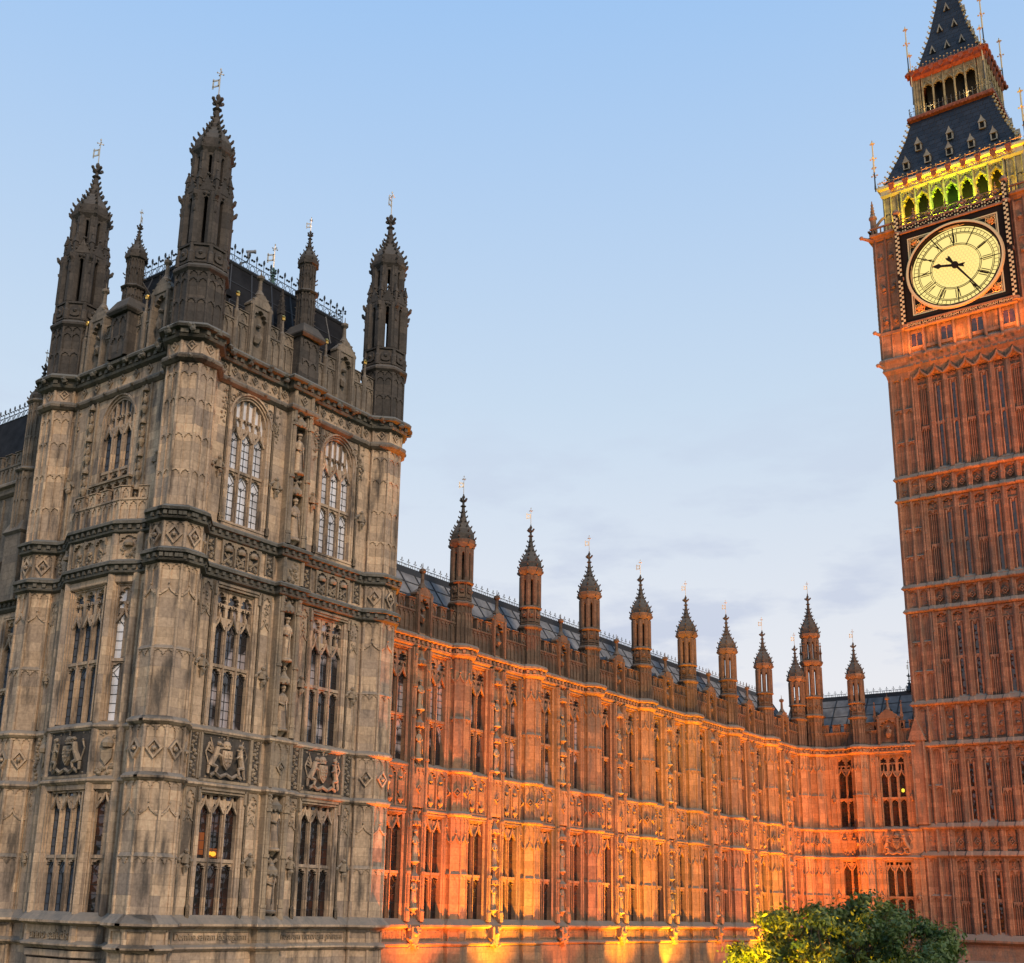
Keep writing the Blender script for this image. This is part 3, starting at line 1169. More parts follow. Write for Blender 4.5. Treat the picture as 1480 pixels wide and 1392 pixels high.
def wing_turret():
    """free-standing part of a wing buttress turret, above the cornice (z 12.0)"""
    mb = MB()
    D = 1.08
    shaft(mb, 0, 0, D, 11.95, 14.1, 'two', ks=range(8))
    octring(mb, 0, 0, D, [(0, 14.28), (.09, 14.20), (.09, 14.12), (0, 14.02), (-.1, 14.0), (-.1, 14.28)])
    shaft_core(mb, 0, 0, D - .06, 14.2, 15.25)
    for fr in facet_frames(0, 0, D - .08, range(8)):
        mb.push(fr)
        mb.box(-.2, .2, -.02, .05, 14.32, 14.40)
        mb.box(-.2, .2, -.02, .05, 14.45, 14.52)
        mb.poly([(-.10, 14.7), (.10, 14.7), (.10, 14.95), (0, 15.05), (-.10, 14.95)], -.04, .05)
        mb.lump(0, -.04, 14.86, .06)
        mb.pop()
    octring(mb, 0, 0, D - .06, prof(STR, 15.25, .7))
    open_stage(mb, 0, 0, D - .04, 15.3, 17.0, .125)
    octring(mb, 0, 0, D, [(0.02, 17.46), (.10, 17.42), (.08, 17.25), (.0, 17.05), (-.12, 16.95), (-.12, 17.46)])
    mb.rings(0, 0, [(D / 2 - .06, 17.0), (D / 2 - .06, 17.44)])
    for i in range(8):
        a = PI / 8 + i * PI / 4
        k = D / 2 * 1.08
        crocket(mb, k * math.cos(a), k * math.sin(a), 17.18, a, 1.0)
    return mb


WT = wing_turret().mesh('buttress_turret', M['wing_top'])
_sp = MB()
spire(_sp, 0, 0, 17.44, 19.95, 1.12, rows=6, cs=.85)
WS = _sp.mesh('spire', M['soot'])
WV = vane_mesh(1.05, .95).mesh('weathervane', M['vane'])


def put_wing_turret(thing, x, y):
    p = Vector((x, y, 0)) - thing.location
    t = part('buttress_turret', WT, None, thing, p)
    part('spire', WS, None, t)
    part('weathervane', WV, None, t, (0, 0, 19.85), random.Random(x).uniform(-12, 12))
    return t


# ------------------------------------------------------------------ WING bay
LV = dict(C=-.95, B=4.05, A=6.02, TOP=11.65)
W_LOW = ((2, .71, .56, -.72, 1.28, 3.16, 3.74), dict(y_g=.26))
W_UP = ((2, .71, .56, 6.20, 8.22, 9.95, 11.22), dict(y_g=.26))
WIN_CX = 1.575


def wing_bay_wall(x0=0.0, x1=6.0, wins=(1.575, 4.425), hw=.62, plinth=True):
    """wall with openings between x0 and x1; openings run through at each window"""
    mb = MB()
    edges = [x0]
    for c in wins:
        edges += [c - hw, c + hw]
    edges.append(x1)
    for i in range(0, len(edges), 2):
        mb.box(edges[i], edges[i + 1], 0, .6, GZ, 12.2)
    for c in wins:
        a, b = c - hw, c + hw
        for z0, z1 in ((GZ, -.78), (3.78, 6.14), (11.26, 12.2)):
            mb.box(a, b, 0, .6, z0, z1)
    return mb


def side_panels(mb, xa, xb, zs, rnd, heads_z=((3.2, 3.9), (10.5, 11.35)), mids=(1.35, 8.25), sto=((-.75, 3.9), (6.2, 11.4))):
    """narrow panelled wall strips with carved drops and corbel figures"""
    for (z0, z1), zm in zip(sto, mids):
        for x in (xa, xb):
            mb.rings(x, -.01, [(.04, z0), (.04, z1)], 6)
        arch_plate(mb, xa, xb, z1 - .45, z1, -.03, .02, h=.36)
        foliage(mb, xa + .05, xb - .05, z1 - 1.0, z1 - .35, -.01, .05, 12, rnd)
        angel(mb, (xa + xb) / 2, 0, zm, .8, rnd)


def wing_relief(seed):
    rnd = random.Random(seed)
    mb = MB()
    # central buttress with paired statues between slim octagonal shafts
    for s in (-1, 1):
        x = 3.0 + s * .50
        mb.box(x - .15, x + .15, -.20, 0.0, -.75, 11.4)
        mb.rings(x, -.2, [(.12, -.78), (.12, -.35), (.08, -.25), (.08, 11.4)], 8)
        mb.box(x - s * .02 - .05, x - s * .02 + .05, -.26, -.2, -.7, 11.4)
        for z in (1.3, 3.9, 8.2, 9.6, 6.3):
            mb.rings(x, -.2, [(.13, z - .06), (.13, z + .06)], 8)
        for z0, z1 in ((3.1, 3.9), (10.4, 11.4)):
            foliage(mb, x - .1, x + .1, z0, z1, -.27, .05, 8, rnd)
        # outer mouldings beside the windows
        for e, yy in ((.22, .07), (.30, .05)):
            mb.rings(3.0 + s * (.50 + e), -.01, [(yy * .7, -.75), (yy * .7, 11.4)], 6)
    for z0, z1 in ((-.3, 1.5), (1.7, 3.9), (6.25, 8.3), (8.5, 11.2)):
        zc = z1 - .55
        mb.rings(3.0, -.10, [(.16, zc), (.24, zc + .05), (.24, zc + .2), (.12, zc + .34), (.02, zc + .62)], 8)
        for i in range(4):
            a = -PI / 2 + (i - 1.5) * .8
            mb.lump(3.0 + .24 * math.cos(a), -.10 + .24 * math.sin(a), zc + .02, .055, rnd)
        mb.rings(3.0, -.08, [(.05, z0 - .15), (.2, z0 + .06), (.2, z0 + .12)], 8)
        foliage(mb, 2.85, 3.15, z0 - .2, z0, -.14, .06, 6, rnd)
    mb.box(2.62, 3.38, -.22, 0, 4.15, 5.95)
    heads(mb, 2.70, 3.30, 5.62, 5.92, 2, -.27, -.22)
    diamond(mb, 3.0, 4.98, .2, -.28, -.2)
    mb.box(2.98, 3.02, -.25, -.22, 4.2, 5.6)
    # crest on the plinth
    mb.poly([(2.74, -1.0), (3.26, -1.0), (3.26, -1.5), (3.0, -1.95), (2.74, -1.5)], -.34, 0)
    foliage(mb, 2.62, 3.38, -1.85, -1.0, -.30, .11, 16, rnd)
    mb.lump(3.0, -.34, -1.3, .17, rnd)
    # panels in the band between the storeys: crowned shields under cusped heads
    for c in (1.575, 4.425):
        for i in range(2):
            x = c + (i - .5) * .71
            for s in ((-1, 1) if i == 0 else (1,)):
                mb.box(x + s * .355 - .03, x + s * .355 + .03, -.10, 0, 4.15, 5.95)
            arch_plate(mb, x - .32, x + .32, 5.50, 5.93, -.09, 0, h=.36)
            mb.poly([(x - .2, 5.25), (x + .2, 5.25), (x + .2, 4.75), (x, 4.45), (x - .2, 4.75)], -.09, 0)
            mb.lump(x, -.02, 5.42, .15, rnd, sz=.7)
            mb.rings(x, -.02, [(.03, 4.22), (.16, 4.42), (.16, 4.48)], 8)
            foliage(mb, x - .22, x + .22, 4.2, 4.35, -.04, .06, 6, rnd)
        for (za, zb) in ((4.12, 4.2), (5.92, 6.0)):
            mb.box(c - .8, c + .8, -.08, 0, za, zb)
        # hood over each window
        for z in (3.92, 11.40):
            mb.box(c - .84, c + .84, -.10, .02, z - .07, z)
            for s in (-1, 1):
                mb.box(c + s * .84 - .05, c + s * .84 + .05, -.10, .02, z - .45, z)
                mb.lump(c + s * .84, -.10, z - .5, .07, rnd)
    # mouldings beside the turrets
    for x in (.76, 5.24):
        mb.rings(x, -.01, [(.05, -.75), (.05, 11.4)], 6)
    # inscription band
    for a, b in ((.72, 2.5), (3.5, 5.28)):
        mb.box(a, b, -.05, 0, -1.12, -1.02)
        mb.box(a, b, -.05, 0, -1.72, -1.62)
        mb.box(a, a + .06, -.05, 0, -1.62, -1.12)
        mb.box(b - .06, b, -.05, 0, -1.62, -1.12)
        x = a + .16
        while x < b - .14:
            wd = rnd.choice((.03, .03, .06))
            mb.box(x, x + wd, -.025, 0, -1.56, -1.18 - rnd.choice((0, .08)))
            x += wd + .035
    return mb


def wing_parapet(seed, x0=.45, x1=5.55, xg=3.0):
    rnd = random.Random(seed)
    mb = MB()
    parapet_run(mb, x0, xg - .56, 12.05, 13.15, 13.72, rnd)
    m2 = MB()
    gablet(m2, 0, 1.12, 12.05, 13.95, 14.35, rnd)
    return mb, m2


CORN = [(0, .42), (.22, .34), (.30, .24), (.30, .14), (.12, .08), (.12, -.10), (.20, -.14), (.18, -.22), (.05, -.32), (-.08, -.34), (-.08, .42)]


def oct_bump(cx, cy, D, ywall):
    """points of the octagon outline in front of the wall, from left to right"""
    k = D / 2 / math.cos(PI / 8)
    pts = []
    for i in range(8):
        a = PI / 8 + i * PI / 4
        pts.append((cx + k * math.cos(a), cy + k * math.sin(a)))
    # vertices in front: angles 202.5, 247.5, 292.5, 337.5
    f = [pts[4], pts[5], pts[6], pts[7]]
    res = [(f[0][0], ywall)] if f[0][1] < ywall else []
    res += [f[0], f[1], f[2], f[3]]
    if f[3][1] < ywall:
        res.append((f[3][0], ywall))
    return res


def bosses(mb, path, z, step, s_, out=.14, rnd=None):
    acc = step * .5
    for a, b in zip(path, path[1:]):
        a, b = Vector(a), Vector(b)
        d = b - a
        ln = d.length
        if ln < .02:
            continue
        u = d / ln
        nrm = Vector((u.y, -u.x))
        t = acc
        while t < ln:
            p = a + u * t + nrm * out
            ang = math.degrees(math.atan2(u.y, u.x))
            mb.push(T(p.x, p.y, z) @ RZ(ang))
            mb.box(-s_ / 2, s_ / 2, -.08, .08, -s_ / 2, s_ / 2)
            mb.pop()
            t += step
        acc = t - ln


def facade_trim(fac, path, mat='wing', corn_mat='wing', cz=11.72, base=True, plinth_path=None):
    """string courses that follow the whole plan of a facade"""
    for nm, z in (('string_course', LV['B']), ('string_course', LV['A'])):
        mb = MB()
        mb.sweep(path, prof(STR, z))
        fac.put(nm, mb, M[mat])
    if base:
        mb = MB()
        mb.sweep(path, [(0, -.66), (.26, -.92), (.26, -1.0), (.06, -1.08), (-.06, -1.08), (-.06, -.66)])
        fac.put('string_course', mb, M[mat])
        mb = MB()
        mb.sweep(path, [(0, -1.62), (.16, -1.72), (.16, -1.78), (.04, -1.86), (-.06, -1.86), (-.06, -1.62)])
        fac.put('string_course', mb, M[mat])
        mb = MB()
        mb.sweep(path, [(0, -1.84), (.06, -1.9), (.06, GZ), (-.06, GZ), (-.06, -1.84)])
        fac.put('plinth', mb, M[mat])
    mb = MB()
    mb.sweep(path, [(o, cz + z) for o, z in CORN])
    bosses(mb, path, cz - .01, .34, .15)
    fac.put('cornice', mb, M[corn_mat])


def column(mb, x, y=0.0, D=1.24, ztop=11.5, ks=(-2, -1, 0, 1, 2)):
    shaft(mb, x, y, D, LV['B'] - 4.75, LV['B'] - .1, 'tall', ks)
    shaft(mb, x, y, D, LV['B'] + .1, LV['A'] - .1, 'band', ks)
    shaft(mb, x, y, D, LV['A'] + .12, ztop, 'tall', ks)
    shaft_core(mb, x, y, D, GZ, LV['B'] - 4.75)
    a = D * .4142 - .08
    for fr in facet_frames(x, y, D - .02, ks):
        mb.push(fr)
        for z in (-1.12, -1.66):
            mb.box(-a / 2, a / 2, -.02, .05, z - .04, z + .04)
        mb.pop()


WX0, WY = 38.84, 35.0
wing = empty('palace_wing', (WX0, WY, GZ), 'long gothic wing with a row of spired turrets, floodlit orange from below', 'palace wing')
wf = Fac(wing, WX0, WY, 0)
NB = 8
path = [(-.6, 0)]
for k in range(1, NB + 1):
    path += oct_bump(6 * k, 0, 1.24, 0.0)
facade_trim(wf, path)
bw = wing_bay_wall().mesh('wall', M['wing'])
RL = [wing_relief(s).mesh('carved_relief', M['wing']) for s in (1, 2, 3, 4)]
PP = []
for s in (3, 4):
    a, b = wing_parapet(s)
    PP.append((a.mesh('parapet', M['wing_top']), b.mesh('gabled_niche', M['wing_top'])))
cm = MB()
column(cm, 0)
CM = cm.mesh('buttress', M['wing'])
ST = [statue_mesh(1.25, s, None).mesh('statue', M['carved'], True) for s in range(4)]
for k in range(NB):
    wf.put('wall', bw, None, 6 * k)
    wf.put('carved_relief', RL[k % 4], None, 6 * k)
    wf.put('parapet', PP[k % 2][0], None, 6 * k)
    wf.put('parapet', PP[(k + 1) % 2][0], None, 6 * k + 3.11)
    wf.put('gabled_niche', PP[k % 2][1], None, 6 * k + 3.0)
    wf.put('buttress', CM, None, 6 * (k + 1))
    for c in (WIN_CX, 6 - WIN_CX):
        put_window(wf, 'wlow', 6 * k + c, W_LOW, 'glass', mat='wing')
        put_window(wf, 'wup', 6 * k + c, W_UP, 'mixed' if k < 3 else 'glass', mat='wing')
    for i, z in enumerate((-.18, 1.82, 6.37, 8.62)):
        wf.put('statue', ST[(i + k) % 4], None, 6 * k + 3.0, -.12, z)
for k in range(1, NB + 1):
    put_wing_turret(wing, WX0 + 6 * k, WY)


def lead_roof(x0, x1, ye, ze, yr, zr, back=True):
    """pitched lead roof with rolls; returns (surface, seams)"""
    a, s = MB(), MB()
    a.poly  # noqa
    a.add([(x0, ye, ze), (x1, ye, ze), (x1, yr, zr), (x0, yr, zr), (x0, 2 * yr - ye, ze), (x1, 2 * yr - ye, ze),
           (x0, ye, ze - .6), (x1, ye, ze - .6), (x1, 2 * yr - ye, ze - .6), (x0, 2 * yr - ye, ze - .6)],
          [(0, 1, 2, 3), (3, 2, 5, 4), (6, 7, 1, 0), (4, 5, 8, 9), (0, 3, 4, 9, 6), (2, 1, 7, 8, 5)])
    n = round((x1 - x0) / 1.22)
    for i in range(n + 1):
        x = x0 + (x1 - x0) * i / n
        s.tube((x, ye, ze + .03), (x, yr, zr + .03), .045, n=5)
    for t in (.02, .27, .52, .77):
        s.tube((x0, ye + (yr - ye) * t, ze + (zr - ze) * t + .02), (x1, ye + (yr - ye) * t, ze + (zr - ze) * t + .02), .032, n=5)
    s.box(x0, x1, yr - .12, yr + .12, zr - .18, zr + .16)
    return a, s


rx0, rx1 = WX0 - .2, WX0 + 50.0
a, s = lead_roof(0, rx1 - rx0, .85, 12.9, 3.1, 16.25)
rf = wf.put('roof', a, M['lead'], rx0 - WX0)
part('roof_seams', s, M['seam'], rf)
c = MB()
cresting(c, (0, 3.1), (rx1 - rx0, 3.1), 16.40, .48, .52)
wf.put('roof_cresting', c, M['grille'], rx0 - WX0)
# small lead vents on the roof slope
vm = MB()
vm.box(-.17, .17, -.30, .5, -.1, .34)
vm.poly([(-.24, .32), (.24, .32), (0, .55)], -.36, .5)
VM = vm.mesh('roof_vent', M['seam'])
for k in range(NB):
    wf.put('roof_vent', VM, None, 6 * k + 3.9, 1.55, 14.0)
# gutter floor behind the parapet
g = MB()
g.box(-.2, 49.0, .1, 6.5, 11.9, 12.5)
wf.put('roof_gutter', g, M['seam'])

# ------------------------------------------------------------------ RETURN RANGE (joins wing and clock tower)
RX = 88.0
ret = empty('return_range', (RX, 31.0, GZ), 'short floodlit range joining the far end of the long wing to the clock tower', 'palace range')
rfac = Fac(ret, RX, 34.2, -90)     # local x = 34.2 - Y
# columns: corner turret at x=0, next at x=3.35; tower begins at 7.4
rp = [(-.9, .6)] + oct_bump(-.0, .0, 1.30, 0.0) + oct_bump(3.35, 0, 1.24, 0) + [(7.45, 0)]
rp[0] = (-.9, 0)
facade_trim(rfac, rp)
rwins = (2.20,)
rfac.put('wall', wing_bay_wall(-1.0, 3.35, (2.20,), .58), M['wing'])
rfac.put('wall', wing_bay_wall(3.35, 7.45, (5.60,), .93), M['wing'])
R3L = ((3, .64, .46, -.72, 1.28, 3.10, 3.72), {})
R3U = ((3, .64, .46, 6.20, 8.22, 9.75, 11.20), {})
put_window(rfac, 'wlow', 2.20, W_LOW, 'glass', mat='wing')
put_window(rfac, 'wup', 2.20, W_UP, 'glass', mat='wing')
put_window(rfac, 'r3l', 5.60, R3L, 'glass', mat='wing')
put_window(rfac, 'r3u', 5.60, R3U, 'glass', mat='wing')
cmb = MB()
column(cmb, 0, 0, 1.30)
rfac.put('buttress', cmb, M['wing'])
rfac.put('buttress', CM, None, 3.35)
rnd = random.Random(9)
rr = MB()
side_panels(rr, 1.0, 1.42, 0, rnd)
side_panels(rr, 4.12, 4.48, 0, rnd)
side_panels(rr, 6.72, 7.12, 0, rnd)
for c_, hw_ in ((2.2, .62), (5.6, .95)):
    for z in (3.92, 11.40):
        rr.box(c_ - hw_ - .15, c_ + hw_ + .15, -.10, .02, z - .07, z)
    for i in range(2 if c_ < 3 else 1):
        x = c_ + (i - .5) * .71 if c_ < 3 else c_
        if c_ < 3:
            arch_plate(rr, x - .32, x + .32, 5.50, 5.93, -.09, 0, h=.36)
            rr.poly([(x - .2, 5.25), (x + .2, 5.25), (x + .2, 4.75), (x, 4.45), (x - .2, 4.75)], -.09, 0)
            rr.lump(x, -.02, 5.42, .15, rnd, sz=.7)
            foliage(rr, x - .22, x + .22, 4.2, 4.4, -.04, .06, 8, rnd)
rfac.put('carved_relief', rr, M['wing'])
arms(rfac, 1.9, 1.75, 5, M['wing'], 5.6, 0, 5.03, 'tower')
for a, b in ((.55, 2.85), (3.85, 4.75), (6.45, 7.4)):
    pr_ = MB()
    parapet_run(pr_, a, b, 12.05, 13.15, 13.72, rnd)
    rfac.put('parapet', pr_, M['wing_top'])
pr_ = MB()
gablet(pr_, 5.6, 1.6, 12.05, 13.95, 14.6, rnd)
rfac.put('gabled_niche', pr_, M['wing_top'])
for x in (4.62, 6.58):
    pr_ = MB()
    pinnacle(pr_, x, .02, 12.4, 14.0, 15.2, .07, 2)
    rfac.put('parapet_pinnacle', pr_, M['wing_top'])
put_wing_turret(ret, RX, 34.2 - 3.35)
a, s = lead_roof(-3.0, 10.5, .85, 12.9, 3.3, 16.3)
rf = rfac.put('roof', a, M['lead'])
part('roof_seams', s, M['seam'], rf)
c = MB()
cresting(c, (-3.0, 3.3), (7.6, 3.3), 16.45, .45, .5)
rfac.put('roof_cresting', c, M['grille'])
g = MB()
g.box(-3.5, 7.4, .1, 6.5, 11.9, 12.5)
rfac.put('roof_gutter', g, M['seam'])
v = MB()
spire(v, 0, 0, 0, 1.4, .5, rows=4, cs=.6)
fl = rfac.put('roof_finial', v, M['iron'], 6.3, 3.3, 16.4)
part('weathervane', WV, None, fl, (0, 0, 1.35))
# small lit dormers
for x, z, y in ((4.25, 14.15, 1.6), (4.95, 14.6, 2.0)):
    d = MB()
    d.box(-.2, .2, -.15, .6, -.3, .3)
    d.poly([(-.28, .28), (.28, .28), (0, .62)], -.22, .6)
    rfac.put('roof_dormer', d, M['seam'], x, y, z)


# taller stair turret in the angle
def big_turret():
    mb = MB()
    D = 1.32
    shaft(mb, 0, 0, D, 11.95, 14.4, 'two', ks=range(8))
    octring(mb, 0, 0, D, prof(STR, 14.5))
    shaft_core(mb, 0, 0, D - .05, 14.5, 15.9)
    for fr in facet_frames(0, 0, D - .06, range(8)):
        mb.push(fr)
        diamond(mb, 0, 15.2, .15, -.03, .04)
        mb.pop()
    octring(mb, 0, 0, D - .05, prof(STR, 15.95, .8))
    open_stage(mb, 0, 0, D, 16.0, 18.3, .165)
    octring(mb, 0, 0, D, [(0, 18.8), (.16, 18.75), (.16, 18.62), (.05, 18.4), (-.1, 18.3), (-.1, 18.8)])
    mb.rings(0, 0, [(D / 2 - .05, 18.3), (D / 2 - .05, 18.9)])
    for i in range(8):
        a = PI / 8 + i * PI / 4
        pinnacle(mb, .74 * math.cos(a), .74 * math.sin(a), 18.5, 19.3, 20.2, .045, 2)
    open_stage(mb, 0, 0, D - .18, 18.9, 20.5, .15)
    octring(mb, 0, 0, D - .1, [(0, 20.95), (.12, 20.9), (.1, 20.7), (-.1, 20.45), (-.1, 20.95)])
    mb.rings(0, 0, [(D / 2 - .15, 20.5), (D / 2 - .15, 20.95)])
    return mb


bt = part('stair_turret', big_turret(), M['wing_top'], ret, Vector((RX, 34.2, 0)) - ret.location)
_sp = MB()
spire(_sp, 0, 0, 20.93, 24.2, 1.30, rows=7, cs=.95)
part('spire', _sp, M['soot'], bt)
part('weathervane', WV, None, bt, (0, 0, 24.1))

# ------------------------------------------------------------------ CORNER PAVILION
PXN, PYN = 27.22, 34.87
pav = empty('corner_pavilion', (PXN, PYN, GZ), 'tall grey-brown gothic pavilion with big spired corner turrets, nearest to the viewer', 'palace pavilion')
PR = Fac(pav, PXN, PYN, 0)                 # right-hand face, turrets at x=0 and 11.08
PL = Fac(pav, PXN, PYN + 8.28, -90)        # left-hand face, turrets at x=0 (far) and 8.28 (near)
YW = -.25
D1 = 1.95
W1, W2 = 11.08, 8.28
PC = dict(D=12.10, E=13.72, F=20.02, G=21.05)


def pav_path(Wd, mids, y=YW):
    p = oct_bump(0, 0, D1, y)
    for (xa, xb, o) in mids:
        p += [(xa, y), (xa, y - o), (xb, y - o), (xb, y)]
    p += oct_bump(Wd, 0, D1, y)
    return p


midR = [(4.92, 6.16, .30)]
orA, orB, orC, orDp = 2.55, 3.05, 5.45, .50
pathR = pav_path(W1, midR)
# left face: canted bay window
oy = YW - .55
bay = [(1.75, YW), (2.75, oy), (5.60, oy), (6.60, YW)]
pathL_low = oct_bump(0, 0, D1, YW) + bay + oct_bump(W2, 0, D1, YW)
pathL_up = pav_path(W2, [])


def pav_trim(fac, pl, pu, nm):
    for z in (LV['B'], LV['A']):
        mb = MB()
        mb.sweep(pl, prof(STR, z, 1.15))
        fac.put('string_course', mb, M['stone'])
    for z in (PC['D'], PC['E']):
        mb = MB()
        mb.sweep(pl, [(0, z + .30), (.24, z + .16), (.26, z + .04), (.12, z), (.10, z - .16), (.18, z - .20), (.16, z - .27), (0, z - .34), (-.06, z - .34), (-.06, z + .3)])
        bosses(mb, pl, z - .08, .36, .14)
        fac.put('string_course', mb, M['black_stone'])
    mb = MB()
    mb.sweep(pl, [(0, -.62), (.32, -.92), (.32, -1.0), (.08, -1.10), (-.06, -1.10), (-.06, -.62)])
    fac.put('string_course', mb, M['stone'])
    mb = MB()
    mb.sweep(pl, [(0, -1.60), (.18, -1.72), (.18, -1.78), (.04, -1.88), (-.06, -1.88), (-.06, -1.60)])
    fac.put('string_course', mb, M['stone'])
    mb = MB()
    z = PC['F']
    mb.sweep(pu, [(0, z + .16), (.14, z + .08), (.20, z - .02), (.18, z - .12), (.04, z - .22), (-.06, z - .24), (-.06, z + .16)])
    rn = random.Random(4)
    acc = 0
    for a, b in zip(pu, pu[1:]):
        d = Vector(b) - Vector(a)
        if d.length < .3:
            continue
        k = max(1, round(d.length / .9))
        u = d.normalized()
        for i in range(k):
            q = Vector(a) + d * ((i + .5) / k) + Vector((u.y, -u.x)) * .18
            mb.lump(q.x, q.y, z - .05, .11, rn, sz=.9)
    fac.put('string_course', mb, M['parapet'])
    mb = MB()
    z = PC['G']
    mb.sweep(pu, [(0, z + .40), (.30, z + .28), (.40, z + .16), (.38, z + .06), (.16, z), (.14, z - .14), (.22, z - .18), (.18, z - .28), (0, z - .36), (-.06, z - .36), (-.06, z + .40)])
    bosses(mb, pu, z - .06, .40, .18, .18)
    for a, b in zip(pu, pu[1:]):
        d = Vector(b) - Vector(a)
        if d.length < .3:
            continue
        k = max(1, round(d.length / 1.05))
        u = d.normalized()
        for i in range(k):
            q = Vector(a) + d * ((i + .5) / k) + Vector((u.y, -u.x)) * .34
            for _ in range(3):
                mb.lump(q.x + rn.uniform(-.1, .1), q.y + rn.uniform(-.06, .06), z + .02 + rn.uniform(-.1, .12), .13, rn)
    fac.put('cornice', mb, M['black_stone'])


pav_trim(PR, pathR, pathR, 'r')
pav_trim(PL, pathL_low, pathL_up, 'l')

# walls with openings
PW_LOW = ((3, .655, .52, -.72, 1.30, 3.05, 3.68), {})
PW_MID = ((3, .655, .52, 6.20, 8.50, 9.95, 11.45), {})
PW_UP = ((3, .655, .53, 14.30, 16.42, 17.85, 19.60), dict(arched=True))


def pav_wall(x0, x1, wins, hw, ops, ztop=21.3):
    mb = MB()
    e = [x0]
    for c_ in wins:
        e += [c_ - hw, c_ + hw]
    e.append(x1)
    for i in range(0, len(e), 2):
        mb.box(e[i], e[i + 1], YW, .6, GZ, ztop)
    for c_ in wins:
        zz = GZ
        for za, zb in ops:
            mb.box(c_ - hw, c_ + hw, YW, .6, zz, za)
            zz = zb
        mb.box(c_ - hw, c_ + hw, YW, .6, zz, ztop)
    return mb


PWC = (2.95, 8.13)
HW = 1.02
PR.put('wall', pav_wall(0, W1, PWC, HW - .08, ((-.78, 3.74), (6.14, 11.51), (14.24, 19.95))), M['stone'])
for c_ in PWC:
    put_window(PR, 'plow', c_, PW_LOW, 'glass', YW)
    put_window(PR, 'pmid', c_, PW_MID, 'mixed', YW)
    put_window(PR, 'pup', c_, PW_UP, 'blinds_and_sky', YW)


FIELD = []


